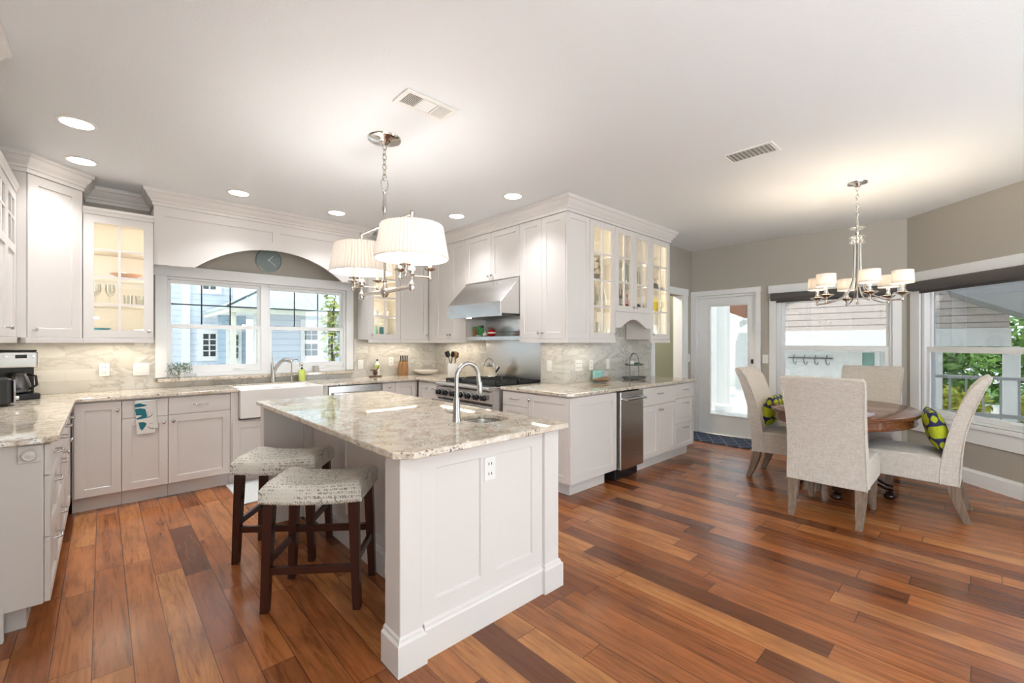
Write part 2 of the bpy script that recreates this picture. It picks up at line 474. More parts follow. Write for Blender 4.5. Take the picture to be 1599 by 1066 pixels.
# ------------------------------------------------------------------ cabinet parts
_k = MB().lathe([(.0, 0), (.006, 0), (.005, .008), (.005, .014), (.013, .018), (.0155, .023), (.013, .029), (.0, .031)], 14, axis='y')
KNOB = mesh('knob', _k, M['chrome'], 60)
def pull_mesh(w, r=.005, out=.03):
    h = w / 2
    return mesh('pull', MB().tube([(-h, 0, 0), (-h, -out * .7, 0), (-h + .008, -out, 0), (h - .008, -out, 0), (h, -out * .7, 0), (h, 0, 0)], r, 8), M['chrome'], 60)
PULL = pull_mesh(.105); PULL_L = pull_mesh(.13)
DT = .021
def recess(w, h, fr=.062, d=.008):
    return [0, fr, w - fr, w], [0, fr, h - fr, h], (lambda i, j: d if (i == 1 and j == 1) else 0.0)
def door_mb(w, h, fr=.062):
    mb = MB()
    b = .012
    xs = [0, fr, w - fr, w]; zs = [0, fr, h - fr, h]
    mb.slab(xs, zs, lambda i, j: .011 if (i == 1 and j == 1) else 0.0, DT)
    return mb
def lite_cells(w, h, fr, nx, nz, mb_=.018):
    def brk(n, L):
        o = [0, fr]; cw = (L - 2 * fr - (n - 1) * mb_) / n; p = fr
        for k in range(n):
            p += cw; o.append(p)
            if k < n - 1: p += mb_; o.append(p)
        return o + [L]
    return brk(nx, w), brk(nz, h)
def glass_door_mb(w, h, fr, nx, nz):
    xs, zs = lite_cells(w, h, fr, nx, nz)
    return MB().slab(xs, zs, lambda i, j: None if (i % 2 == 1 and j % 2 == 1) else (0.0 if (i in (0, len(xs) - 2) or j in (0, len(zs) - 2)) else .004), DT)

def front(root, kind, x0, x1, z0, z1, knob=None, pull=None, lites=(2, 4), fr=.062, name=None):
    g = .0015
    w, h = x1 - x0 - 2 * g, z1 - z0 - 2 * g
    if kind == 'drawer':
        o = obj('drawer', MB().box(0, w, 0, DT, 0, h), M['cab'], root, (x0 + g, 0, z0 + g), bevel=.0025)
    elif kind == 'filler':
        o = obj('filler_panel', MB().box(0, w, 0, DT, 0, h), M['cab'], root, (x0 + g, 0, z0 + g))
    elif kind == 'sdrawer':
        o = obj('drawer', door_mb(w, h, .05), M['cab'], root, (x0 + g, 0, z0 + g), bevel=.002)
    elif kind == 'glass':
        o = obj('door', glass_door_mb(w, h, fr, *lites), M['cab'], root, (x0 + g, 0, z0 + g), bevel=.0015)
        obj('glass', MB().box(fr - .004, w - fr + .004, .010, .014, fr - .004, h - fr + .004), M['cab_glass'], o)
    else:
        o = obj(name or ('door' if kind == 'door' else 'panel'), door_mb(w, h, fr), M['cab'], root, (x0 + g, 0, z0 + g), bevel=.002)
    if knob: link('knob', KNOB, o, (knob[0] - x0 - g, 0, knob[1] - z0 - g))
    if pull: link('pull', PULL, o, (pull[0] - x0 - g, 0, pull[1] - z0 - g))
    return o

def cabinet(name, label, cat, loc, rz, w, d, z0, z1, fronts, group=None, toe=None, rail=None, glass_shelves=None, side=None):
    """front face at local y=0, back at y=d, from x=0 to w"""
    root = thing(name, label, cat, (loc[0], loc[1], z0), rz, group)
    h = z1 - z0; e = .0008
    b0 = 0 if not toe else toe
    if glass_shelves is None:
        obj('carcass', MB().box(e, w - e, DT + .001, d, b0, h), M['cab'], root, bevel=.001)
    else:
        t = .018; y0 = DT + .001
        c = MB()
        c.slab([e, t, w - t, w - e], [0, t, h - t, h], lambda i, j: None if (i == 1 and j == 1) else y0, d - .012)
        obj('carcass', c, [M['cab']], root)
        obj('back_panel', MB().box(e, w - e, d - .0115, d - .001, 0, h), M['cab_in'], root)
        obj('lining', MB().slab([t + .0005, t + .002, w - t - .002, w - t - .0005], [t + .0005, t + .002, h - t - .002, h - t - .0005], lambda i, j: None if (i == 1 and j == 1) else y0 + .001, d - .0125), M['cab_in'], root)
        for zs in glass_shelves:
            obj('shelf', MB().box(t + .003, w - t - .003, y0 + .02, d - .013, zs - z0 - .016, zs - z0), M['cab_in'], root, bevel=.001)
    if toe: obj('toe_kick', MB().box(e, w - e, .085, d, 0, toe - .0005), M['cab'], root)
    if rail: obj('light_rail', MB().slab([-rail[0] if isinstance(rail, tuple) else 0, w + (rail[1] if isinstance(rail, tuple) else 0)], [-.042, -.0005], lambda i, j: -.006, .022), M['cab'], root, bevel=.003)
    for f in fronts:
        f = dict(f); k = f.pop('kind')
        for q in ('z0', 'z1'): f[q] -= z0
        for q in ('knob', 'pull'):
            if f.get(q): f[q] = (f[q][0], f[q][1] - z0)
        front(root, k, **f)
    return root
def F(kind, x0, x1, z0, z1, **k): return dict(kind=kind, x0=x0, x1=x1, z0=z0, z1=z1, **k)

def sweep(path, prof, closed=False):
    """sweep (out, z) profile along a 2D path; outward = right-hand side of travel direction; mitred"""
    n = len(path); mb = MB(); vs = []
    for i, p in enumerate(path):
        p = Vector(p)
        dirs = []
        if i > 0: dirs.append((p - Vector(path[i - 1])).normalized())
        if i < n - 1: dirs.append((Vector(path[i + 1]) - p).normalized())
        ns = [Vector((d.y, -d.x)) for d in dirs]
        m_ = sum(ns, Vector((0, 0))).normalized(); m_ = m_ / max(.2, m_.dot(ns[0]))
        vs += [(p.x + m_.x * o, p.y + m_.y * o, z) for o, z in prof]
    k = len(prof)
    fs = [(i * k + j, i * k + (j + 1) % k, (i + 1) * k + (j + 1) % k, (i + 1) * k + j) for i in range(n - 1) for j in range(k)]
    fs += [tuple(range(k)), tuple((n - 1) * k + j for j in range(k - 1, -1, -1))]
    return mb.add(vs, fs)

def poly_slab(outer, z0, z1, holes=()):
    bm = bmesh.new(); edges = []
    for loop in [outer] + list(holes):
        vs = [bm.verts.new((x, y, z1)) for x, y in loop]
        edges += [bm.edges.new((vs[i], vs[(i + 1) % len(vs)])) for i in range(len(vs))]
    bmesh.ops.triangle_fill(bm, use_beauty=True, use_dissolve=False, edges=edges)
    r = bmesh.ops.extrude_face_region(bm, geom=bm.faces[:])
    vv = [g for g in r['geom'] if isinstance(g, bmesh.types.BMVert)]
    bmesh.ops.translate(bm, verts=vv, vec=(0, 0, z0 - z1))
    bmesh.ops.recalc_face_normals(bm, faces=bm.faces)
    bmesh.ops.dissolve_limit(bm, angle_limit=.01, verts=bm.verts, edges=bm.edges)
    mb = MB(); bm.verts.index_update()
    mb.add([v.co[:] for v in bm.verts], [[v.index for v in f.verts] for f in bm.faces]); bm.free(); return mb
def rrect(x0, x1, y0, y1, r, n=5):
    o = []
    for cx, cy, a0 in ((x1 - r, y0 + r, -90), (x1 - r, y1 - r, 0), (x0 + r, y1 - r, 90), (x0 + r, y0 + r, 180)):
        for k in range(n + 1):
            a = radians(a0 + 90 * k / n); o.append((cx + r * cos(a), cy + r * sin(a)))
    return o

# ------------------------------------------------------------------ room shell
H = 2.74
struct('floor', MB().box(-.9, 6.75, -1.3, 6.6, -.08, 0), M['floor'])
struct('floor_bounce', MB().box(-.9, 6.75, -5.1, -1.3005, -.08, -.001), M['tile'])  # unseen pale floor added to bounce neutral light onto the ceiling
struct('ceiling', MB().box(-.95, 7.0, -5.2, 6.7, H, H + .1), M['ceil'])
def wall(name, p0, p1, holes=(), t=.14, mt=None, h=H, split=()):
    """p0 -> p1 runs left to right as seen from inside the room; holes = (x0, x1, z0, z1)"""
    L = sqrt((p1[0] - p0[0]) ** 2 + (p1[1] - p0[1]) ** 2); rz = atan2(p1[1] - p0[1], p1[0] - p0[0])
    xs = sorted({0, L, *[q for a in holes for q in a[:2]]}); zs = sorted({0, h, *[q for a in holes for q in a[2:]]})
    def cell(i, j):
        cx, cz = (xs[i] + xs[i + 1]) / 2, (zs[j] + zs[j + 1]) / 2
        return None if any(a[0] < cx < a[1] and a[2] < cz < a[3] for a in holes) else 0.0
    return struct(name, MB().slab(xs, zs, cell, t), mt or M['wall'], (p0[0], p0[1], 0), rz)
KX = -.76
wall('wall_left', (KX, -5.0), (KX, 5.43), [(.3, 2.7, .02, 2.4), (3.0, 4.2, .02, 2.4)])
wall('wall_window', (KX, 5.43), (3.69, 5.43), [(.455 - KX, 2.23 - KX, 1.005, 2.0)])
wall('wall_range', (3.55, 5.429), (3.55, 3.181), t=.13)
wall('wall_nook', (3.551, 3.04), (6.72, 3.04), [(5.46 - 3.551, 6.30 - 3.551, 0, 2.05)])
wall('wall_door', (6.58, 3.039), (6.58, .58), [(3.039 - 2.97, 3.039 - 2.13, 0, 2.045), (3.039 - 1.885, 3.039 - .70, .565, 2.01)])
BAY = radians(-135)
def bay(s, out=0.0, z=0.0):
    """point on the bay wall: s metres right of the corner, out metres towards the room"""
    return (6.58 - s * .70711 - out * .70711, .58 - s * .70711 + out * .70711, z)
wall('wall_bay', bay(0)[:2], bay(2.6)[:2], [(.17, 2.10, .575, 2.01)])
bx, by = bay(2.6)[:2]
wall('wall_right', (bx, by), (bx, -5.0), [(.6, 2.9, .05, 2.35)])
wall('wall_rear', (bx, -5.0), (KX - .1, -5.0))
# hall seen through the cased opening
wall('wall_hall', (3.69, 4.95), (6.9, 4.95), mt=M['greenwall'])
wall('wall_hall_side', (6.72, 4.95), (6.72, 3.19), mt=M['greenwall'])

def baseboard(name, p0, p1, h=.145, t=.016):
    L = sqrt((p1[0] - p0[0]) ** 2 + (p1[1] - p0[1]) ** 2); rz = atan2(p1[1] - p0[1], p1[0] - p0[0])
    prof = [(0, 0), (-t, 0), (-t, h - .025), (-t * .6, h - .012), (-t * .45, h), (0, h)]
    return struct(name, MB().prism(prof, 0, L, 'x'), M['trim'], (p0[0], p0[1], 0), rz)
baseboard('baseboard_bay', bay(.03)[:2], bay(2.58)[:2])
baseboard('baseboard_door', (6.58, 2.065), (6.58, .60))
baseboard('baseboard_right', (bx, by - .02), (bx, by - .55))

# ---- windows
def casing_set(root, x0, x1, z0, z1, cw=.088, head=.105, t=.02, sill=True):
    for a, b in ((x0 - cw, x0 + .004), (x1 - .004, x1 + cw)):
        obj('casing', MB().box(a, b, -t, -.0005, z0, z1), M['trim'], root, bevel=.002)
    obj('head_casing', MB().box(x0 - cw - .012, x1 + cw + .012, -t - .006, -.0005, z1 + .0005, z1 + head), M['trim'], root, bevel=.003)
def sash(root, x0, x1, z0, z1, y, st=.035, rail=.04, bot=None, grille=None, t=.032):
    b = bot or rail
    s_ = obj('sash', MB().slab([x0, x0 + st, x1 - st, x1], [z0, z0 + b, z1 - rail, z1], lambda i, j: None if (i == 1 and j == 1) else y, y + t), M['trim'], root, bevel=.002)
    obj('pane', MB().box(x0 + st - .003, x1 - st + .003, y + .014, y + .018, z0 + b - .003, z1 - rail + .003), M['dimming_glass'], s_)
    if grille:
        nx, nz = grille
        gx0, gx1, gz0, gz1 = x0 + st, x1 - st, z0 + b, z1 - rail
        xs = [gx0]; zs = [gz0]
        for k in range(1, nx): c = gx0 + (gx1 - gx0) * k / nx; xs += [c - .006, c + .006]
        for k in range(1, nz): c = gz0 + (gz1 - gz0) * k / nz; zs += [c - .006, c + .006]
        xs.append(gx1); zs.append(gz1)
        obj('grille', MB().slab(xs, zs, lambda i, j: None if (i % 2 == 0 and j % 2 == 0) else y + .019, y + .026), M['wire'], s_)

# kitchen window
w1 = struct('window_1', loc=(0, 5.43, 0))
casing_set(w1, .455, 2.23, 1.012, 2.0, cw=.085)
obj('frame', MB().slab([.456, .472, 1.285, 1.36, 2.205, 2.229], [1.006, 1.045, 1.978, 1.999], lambda i, j: None if (i in (1, 3) and j == 1) else (.025 if i == 2 else .012), .13), M['trim'], w1, bevel=.002)
for a, b in ((.4725, 1.2845), (1.3605, 2.2045)):
    sash(w1, a, b, 1.50, 1.977, .068, st=.026, rail=.034, bot=.034, grille=(3, 2))
    sash(w1, a, b, 1.046, 1.535, .035, st=.034, rail=.040, bot=.075)
for a in (1.08, 2.05):
    obj('sash_lift', MB().box(a - .06, a + .06, .022, .0345, 1.075, 1.085), M['trim'], w1, bevel=.002)
struct('trim_1', MB().box(.385, 2.30, 5.355, 5.455, .972, 1.0045), M['granite'], bevel=.004)      # granite window sill

# nook window beside the door (local x runs towards -y)
w2 = struct('window_2', loc=(6.58, 1.885, 0), rz=-HALF)
W2 = 1.185
casing_set(w2, 0, W2, .575, 2.01, cw=.078)
obj('frame', MB().slab([.001, .045, W2 - .03, W2 - .001], [.566, .60, 1.985, 2.009], lambda i, j: None if (i == 1 and j == 1) else .012, .13), M['trim'], w2, bevel=.002)
sash(w2, .046, W2 - .031, 1.275, 1.984, .068, st=.036, rail=.05, bot=.035)
sash(w2, .046, W2 - .031, .601, 1.31, .035, st=.046, rail=.06, bot=.06)
obj('sill', MB().box(-.09, W2 + .09, -.03, -.0005, .53, .5645), M['trim'], w2, bevel=.003)
obj('apron', MB().box(-.078, W2 + .078, -.018, -.0005, .42, .529), M['trim'], w2, bevel=.003)

# bay window
w3 = struct('window_3', loc=bay(0), rz=BAY)
B0, B1 = .17, 2.10
casing_set(w3, B0, B1, .575, 2.01, cw=.11)
obj('frame', MB().slab([B0 + .001, B0 + .03, B1 - .03, B1 - .001], [.576, .60, 1.985, 2.009], lambda i, j: None if (i == 1 and j == 1) else .012, .13), M['trim'], w3, bevel=.002)
sash(w3, B0 + .031, B1 - .031, 1.262, 1.984, .068, st=.03, rail=.05, bot=.035)
sash(w3, B0 + .031, B1 - .031, .601, 1.31, .035, st=.035, rail=.06, bot=.05)
obj('sill', MB().box(B0 - .12, B1 + .12, -.035, -.0005, .535, .5735), M['trim'], w3, bevel=.003)
obj('apron', MB().box(B0 - .11, B1 + .11, -.018, -.0005, .395, .534), M['trim'], w3, bevel=.003)
obj('sash_lift', MB().box(1.02, 1.16, .020, .0345, .622, .634), M['trim'], w3, bevel=.003)

# added glazed openings, unseen behind the camera, to let in more daylight
def glazed(k, loc, rz, a, b):
    wr = struct('window_%d' % k, loc=loc, rz=rz)
    obj('frame', MB().slab([a + .001, a + .06, (a + b) / 2 - .03, (a + b) / 2 + .03, b - .06, b - .001], [.021, .09, 2.33, 2.399], lambda i, j: None if (i in (1, 3) and j == 1) else .03, .10), M['trim'], wr)
glazed(4, (KX, -5.0, 0), HALF, .3, 2.7)
glazed(5, (KX, -5.0, 0), HALF, 3.0, 4.2)

# ---- glazed garden door
d1 = struct('door_1', loc=(6.58, 2.97, 0), rz=-HALF)
for a, b in ((-.073, .004), (.836, .898)):
    obj('casing', MB().box(a, b, -.02, -.0005, 0, 2.045), M['trim'], d1, bevel=.002)
obj('head_casing', MB().box(-.068, .905, -.026, -.0005, 2.0455, 2.118), M['trim'], d1, bevel=.003)
obj('jamb', MB().slab([.001, .035, .805, .839], [.001, .02, 2.01, 2.044], lambda i, j: None if (i == 1 and j >= 1 and j < 2) else .0, .13), M['trim'], d1, bevel=.002)
lf = obj('leaf', MB().slab([.037, .20, .722, .803], [.022, .30, 1.885, 2.008], lambda i, j: None if (i == 1 and j == 1) else .03, .072), M['trim'], d1, bevel=.002)
obj('glazing_bead', MB().slab([.185, .202, .720, .737], [.283, .302, 1.883, 1.902], lambda i, j: None if (i == 1 and j == 1) else .020, .0295), M['plastic'], lf, bevel=.003)
obj('pane', MB().box(.197, .725, .048, .052, .297, 1.888), M['dimming_glass'], lf)
obj('deadbolt', MB().box(.768, .800, .012, .0295, 1.06, 1.12), M['slot'], lf, bevel=.004)
obj('handle', MB().tube([(.765, .0295, .98), (.765, -.01, .98), (.70, -.012, .98)], .008), M['nickel'], lf, smooth=50)
obj('threshold', MB().prism([(-.012, 0), (.0, .018), (.12, .018), (.12, 0)], .036, .804, 'x'), M['nickel'], d1)

# ---- cased opening to the hall
t2 = struct('trim_2', loc=(0, 3.04, 0))
for a, b in ((5.37, 5.462), (6.298, 6.43)):
    obj('casing', MB().box(a, b, -.02, -.0005, 0, 2.05), M['trim'], t2, bevel=.002)
obj('head_casing', MB().box(5.36, 6.44, -.026, -.0005, 2.0505, 2.15), M['trim'], t2, bevel=.003)
for a, b in ((5.4605, 5.478), (6.282, 6.2995)):
    obj('jamb', MB().box(a, b, .0, .14, 0, 2.048), M['trim'], t2)
# ---- marble tile backsplash
struct('trim_3', MB().slab([KX + .001, .372, 2.325, 3.541], [.9145, .971, 1.40], lambda i, j: None if (i == 1 and j == 1) else 0.0, .009), M['marble'], (0, 5.4205, 0))
struct('trim_4', MB().box(KX + .001, KX + .010, 2.9, 5.420, .9145, 1.40), M['marble'])
struct('trim_5', MB().box(3.541, 3.5495, 3.0405, 5.4195, .9145, 1.66), M['marble'])
struct('trim_6', MB().box(3.541, 5.365, 3.0305, 3.0395, .9145, 1.70), M['marble'])

# ------------------------------------------------------------------ base cabinets
CT = .884                       # underside of the worktops
YF, XL = 4.83, -.18             # door faces of the window run and the left run
DB, DR = .125, .722             # door bottom, drawer split
cabinet('base_cabinet', 'narrow white base cabinet with one tall door in the left corner under the window', 'cabinet', (-.176, YF), 0, .292, .588, 0, CT,
        [F('door', .012, .292, DB, .872, knob=(.265, .80))], 'window run base cabinets', toe=.12)
cabinet('base_cabinet', 'white base cabinet behind the hanging teal print towel', 'cabinet', (.1165, YF), 0, .303, .588, 0, CT,
        [F('drawer', 0, .303, DR, .872), F('door', 0, .303, DB, DR, knob=(.272, .665))], 'window run base cabinets', toe=.12)
cabinet('base_cabinet', 'white base cabinet with a pull drawer just left of the farmhouse sink', 'cabinet', (.42, YF), 0, .462, .588, 0, CT,
        [F('drawer', 0, .462, DR, .872, pull=(.231, .80)), F('door', 0, .462, DB, DR, knob=(.035, .668))], 'window run base cabinets', toe=.12)
sk = thing('sink_cabinet', 'white base cabinet carrying the farmhouse sink under the window', 'cabinet', (.8825, YF, 0), 0, 'window run base cabinets')
obj('carcass', MB().slab([.0008, .065, .836, .8995], [.12, .61, CT - .001], lambda i, j: None if (i == 1 and j == 1) else .0, .588), M['cab'], sk)
obj('toe_kick', MB().box(.001, .899, .085, .588, 0, .1195), M['cab'], sk)
front(sk, 'door', .01, .45, DB, .60, knob=(.415, .56)); front(sk, 'door', .45, .89, DB, .60, knob=(.485, .56))
for c in list(sk.children):
    if c.name.startswith('door'): c.location.y -= DT + .001
cabinet('base_cabinet', 'slim white pull-out base cabinet right of the dishwasher', 'cabinet', (2.4145, YF), 0, .165, .588, 0, CT,
        [F('drawer', 0, .165, DB, .872, knob=(.082, .825))], 'window run base cabinets', toe=.12)
cabinet('base_cabinet', 'white single-door base cabinet in the right corner beyond the dishwasher', 'cabinet', (2.58, YF), 0, .304, .588, 0, CT,
        [F('door', 0, .285, DB, .872), F('filler', .285, .304, DB, .872)], 'window run base cabinets', toe=.12)
# left run, ends with a decorated end panel
lr = thing('base_cabinet', 'run of white drawer cabinets along the left edge under the coffee maker', 'cabinet', (XL, 3.0, 0), HALF, 'left run base cabinets')
obj('carcass', MB().box(.022, 1.8288, DT + .001, .575, .13, CT - .001), M['cab'], lr)
obj('toe_kick', MB().box(.10, 1.8288, .085, .575, 0, .1295), M['cab'], lr)
for a, b, kk in ((.022, .46, 0), (.46, .92, 0), (.92, 1.38, 1), (1.38, 1.805, 1)):
    if kk == 0:
        front(lr, 'drawer', a, b, .722, .872, pull=((a + b) / 2, .80)); front(lr, 'sdrawer', a, b, .43, .722, pull=((a + b) / 2, .66)); front(lr, 'sdrawer', a, b, DB, .43, pull=((a + b) / 2, .37))
    else:
        front(lr, 'drawer', a, b, .722, .872, pull=((a + b) / 2, .80)); front(lr, 'door', a, b, DB, .722, knob=(a + .04, .66))
obj('end_panel', MB().slab([0, .43, .553], [.001, .13, CT - .001], lambda i, j: None if (i == 1 and j == 0) else 0.0, .0215), M['cab'], lr, (0, .575, 0), bevel=.002, rz=-HALF)
obj('end_foot', MB().slab([0, .372, .43], [.001, .03, .165], lambda i, j: None if (i == 0 and j == 1) else 0.0, .006), M['cab'], lr, (-.0065, .575, 0), bevel=.003, rz=-HALF)
rb = obj('rosette_block', MB().box(0, .076, 0, .012, 0, .080), M['cab'], lr, (-.0125, .102, .797), bevel=.002, rz=-HALF)
obj('rosette', MB().lathe([(.030, 0), (.030, .006), (.024, .012), (.018, .008), (.012, .010), (0, .012)], 24, (.038, 0, .038), 'y'), M['cab'], rb, smooth=40)
# range wall, left of the range
XR = 2.885
cabinet('base_cabinet', 'white corner base cabinet with one door left of the range drawers', 'cabinet', (XR, 4.828), -HALF, .262, .60, 0, CT,
        [F('door', .022, .262, DB, .872, knob=(.235, .80))], 'range wall base cabinets', toe=.12)
cabinet('base_cabinet', 'white three-drawer base cabinet tight against the left of the range', 'cabinet', (XR, 4.5655), -HALF, .298, .60, 0, CT,
        [F('drawer', 0, .298, .735, .872, pull=(.149, .805)), F('sdrawer', 0, .298, .43, .735, pull=(.149, .675)), F('sdrawer', 0, .298, DB, .43, pull=(.149, .37))], 'range wall base cabinets', toe=.12)
XP, YP = 2.935, 2.41
cabinet('base_cabinet', 'white drawer base cabinet between the range and the peninsula corner', 'cabinet', (XP, 3.285), -HALF, .362, .60, 0, CT,
        [F('drawer', 0, .362, .735, .872, pull=(.181, .805)), F('sdrawer', 0, .362, .43, .735, pull=(.181, .665)), F('sdrawer', 0, .362, DB, .43, pull=(.181, .37))], 'range wall base cabinets', toe=.12)
pc = thing('base_cabinet', 'white panelled base cabinet at the outer corner of the peninsula', 'cabinet', (XP, YP, 0), 0, 'peninsula base cabinets')
obj('carcass', MB().box(DT + .001, .692, DT + .001, .5115, .12, CT - .001), M['cab'], pc)
obj('toe_kick', MB().box(.085, .61, .085, .5115, 0, .1195), M['cab'], pc)
front(pc, 'panel', .0, .694, DB, .873, fr=.075)
dd = obj('door', door_mb(.488, .746), M['cab'], pc, (0, .511, DB), bevel=.002, rz=-HALF)
link('knob', KNOB, dd, (.03, 0, .69))
cabinet('base_cabinet', 'white base cabinet with two doors under one drawer right of the trash compactor', 'cabinet', (4.0715, YP), 0, .748, .61, 0, CT,
        [F('drawer', 0, .748, .68, .872, pull=(.374, .80)), F('door', 0, .374, DB, .68, knob=(.345, .625)), F('door', .374, .748, DB, .68, knob=(.403, .625))], 'peninsula base cabinets', toe=.12)
cabinet('base_cabinet', 'white three-drawer base cabinet at the far end of the peninsula', 'cabinet', (4.82, YP), 0, .457, .61, 0, CT,
        [F('drawer', 0, .457, .70, .872, pull=(.228, .80)), F('sdrawer', 0, .457, .41, .70, pull=(.228, .645)), F('sdrawer', 0, .457, DB, .41, pull=(.228, .355))], 'peninsula base cabinets', toe=.12)

# ------------------------------------------------------------------ worktops
ZT = .914
def top(name, label, outline, holes=(), bev=.006):
    o = one(name, label, 'countertop', poly_slab(outline, CT, ZT, holes), M['granite'], bevel=bev, seg=3); return o
top('granite_countertop', 'granite countertop running from the coffee maker past the farmhouse sink to the range', [
    (KX + .011, 2.955), (-.20, 2.955), (-.15, 3.005), (-.15, 4.80), (.942, 4.80), (.942, 5.262), (1.722, 5.262), (1.722, 4.80), (2.855, 4.80), (2.855, 4.268), (3.540, 4.268), (3.540, 5.4195), (KX + .011, 5.4195)])
top('granite_countertop', 'granite countertop on the peninsula under the lit glass cabinets', [
    (2.905, 3.292), (2.905, 2.43), (2.95, 2.382), (5.315, 2.382), (5.315, 3.0295), (3.5405, 3.0295), (3.5405, 3.292)])
SINKH = rrect(1.49, 1.745, 1.845, 2.115, .09, 6)
top('granite_countertop', 'large granite slab on top of the island', [
    (.842, 1.60), (.905, 1.54), (1.86, 1.54), (1.86, 3.715), (.842, 3.715)], [SINKH])

# ------------------------------------------------------------------ upper cabinets
UZ, UT = 1.39, 2.60
YU, XU, PU = 5.10, 3.22, 2.685
def cornice(root, w, z, ret=.0):
    prof = [(0, 0), (.004, 0), (.006, .02), (.014, .035), (.018, .055), (0, .055)]
    obj('cornice', sweep([(0, 0), (w, 0)], prof).mv(0, 0, z), M['cab'], root)
lu = thing('wall_cabinet', 'white wall cabinet at the left edge with small panes above tall panel doors', 'cabinet', (-.458, 3.96, UZ), HALF, 'upper cabinets')
obj('carcass', MB().box(.001, .826, DT + .001, .30, 0, 1.045), M['cab'], lu)
for a in (.002, .4145):
    w, h = .409, 1.04
    xs, zz = lite_cells(w, .40, .06, 2, 2)
    zs = [0, .06, .60, .66] + [.64 + q for q in zz[2:]]
    def cell(i, j):
        if j == 1 and 1 <= i <= 3: return .011
        if i % 2 == 1 and j in (3, 5): return None
        return 0.0
    o = obj('door', MB().slab(xs, zs, cell, DT), M['cab'], lu, (a, 0, .002), bevel=.0015)
    obj('glass', MB().box(.055, w - .055, .010, .014, .655, .99), M['cab_glass'], o)
    link('knob', KNOB, o, (.03 if a > .1 else w - .03, 0, .06))
obj('light_rail', MB().box(0, .826, -.006, .016, -.042, -.0005), M['cab'], lu, bevel=.003)
cornice(lu, .826, 1.046)
# tall stack at the left edge of the frame; its crown shows at the top left
tl = thing('tall_cabinet', 'white full-height wall cabinet with crown at the extreme top left', 'cabinet', (-.395, 2.30, UZ), HALF, 'upper cabinets')
obj('carcass', MB().box(.001, .80, DT + .001, .363, 0, UT - UZ), M['cab'], tl)
front(tl, 'door', 0, .40, 0, UT - UZ); front(tl, 'door', .40, .80, 0, UT - UZ)
CROWN = [(0, 2.601), (.010, 2.601), (.010, 2.628), (.020, 2.634), (.024, 2.648), (.045, 2.672), (.060, 2.702), (.072, 2.708), (.076, 2.722), (.076, 2.7395), (0, 2.7395)]
struct('trim_7', sweep([(-.70, 2.29), (-.394, 2.29), (-.394, 3.101), (-.70, 3.101)], CROWN), M['cab'])
# diagonal corner cabinet
dg = thing('corner_cabinet', 'tall white diagonal corner wall cabinet with one plain door above the coffee maker', 'cabinet', (-.41, 4.79, UZ), pi / 4, 'upper cabinets')
def toloc(x, y):
    dx, dy = x + .41, y - 4.79; c = cos(pi / 4); return (dx * c + dy * c, -dx * c + dy * c)
obj('carcass', poly_slab([toloc(-.41, 4.79 + .03), toloc(-.122 - .03, 5.078), toloc(-.122, 5.078), toloc(-.122, 5.425), toloc(-.755, 5.425), toloc(-.755, 4.79), toloc(-.41, 4.79)], 0, UT - UZ), M['cab'], dg)
front(dg, 'door', .010, .397, 0, UT - UZ, knob=(.045, .055), fr=.07)
for c in list(dg.children):
    if c.name.startswith('door'): c.location.y -= .002
obj('light_rail', MB().slab([-.01, .42], [-.042, -.0005], lambda i, j: -.012, .03), M['cab'], dg, bevel=.003)
g1 = cabinet('glass_cabinet', 'lit glass-door wall cabinet with stemware left of the kitchen window', 'cabinet', (-.119, YU), 0, .457, .318, UZ, 2.432,
        [F('glass', 0, .457, UZ, 2.432, knob=(.425, 1.45), lites=(2, 4), fr=.066)], 'glass cabinets', rail=True, glass_shelves=(1.68, 1.915, 2.15))
cornice(g1, .457, 2.4325 - UZ)
g2 = cabinet('glass_cabinet', 'lit glass-door wall cabinet with cups and bowls right of the kitchen window', 'cabinet', (2.372, YU), 0, .428, .318, UZ, 2.432,
        [F('glass', 0, .428, UZ, 2.432, knob=(.035, 1.45), lites=(2, 4), fr=.066)], 'glass cabinets', rail=True, glass_shelves=(1.68, 1.915, 2.15))
cornice(g2, .428, 2.4325 - UZ)
cabinet('wall_cabinet', 'white single-door wall cabinet above the knife block', 'cabinet', (2.801, YU), 0, .416, .318, UZ, UT,
        [F('door', 0, .405, UZ, UT, knob=(.372, 1.45)), F('filler', .405, .418, UZ, UT)], 'upper cabinets', rail=True)
cabinet('wall_cabinet', 'white two-door wall cabinet directly left of the range hood', 'cabinet', (XU, 5.095), -HALF, .817, .318, UZ, UT,
        [F('filler', 0, .155, UZ, UT), F('door', .155, .49, UZ, UT, knob=(.46, 1.45)), F('door', .49, .817, UZ, UT, knob=(.52, 1.45))], 'upper cabinets', rail=True)
cabinet('wall_cabinet', 'short white two-door wall cabinet above the range hood', 'cabinet', (XU, 4.277), -HALF, .942, .318, 2.055, UT,
        [F('door', 0, .471, 2.055, UT, knob=(.44, 2.11)), F('door', .471, .942, 2.055, UT, knob=(.502, 2.11))], 'upper cabinets')
cr = thing('wall_cabinet', 'tall white wall cabinet at the outer corner right of the range hood', 'cabinet', (XU, 3.334, UZ), -HALF, 'upper cabinets')
W = 3.334 - PU
obj('carcass', MB().box(.001, W - DT - .001, DT + .001, .318, 0, UT - UZ), M['cab'], cr)
front(cr, 'door', 0, .315, 0, UT - UZ, knob=(.285, .06)); front(cr, 'door', .315, W - .0225, 0, UT - UZ, knob=(.345, .06))
ep = obj('end_panel', door_mb(.347, UT - UZ, .055), M['cab'], cr, bevel=.002); ep.rotation_euler = (0, 0, HALF); ep.location = (W, .0008, 0)
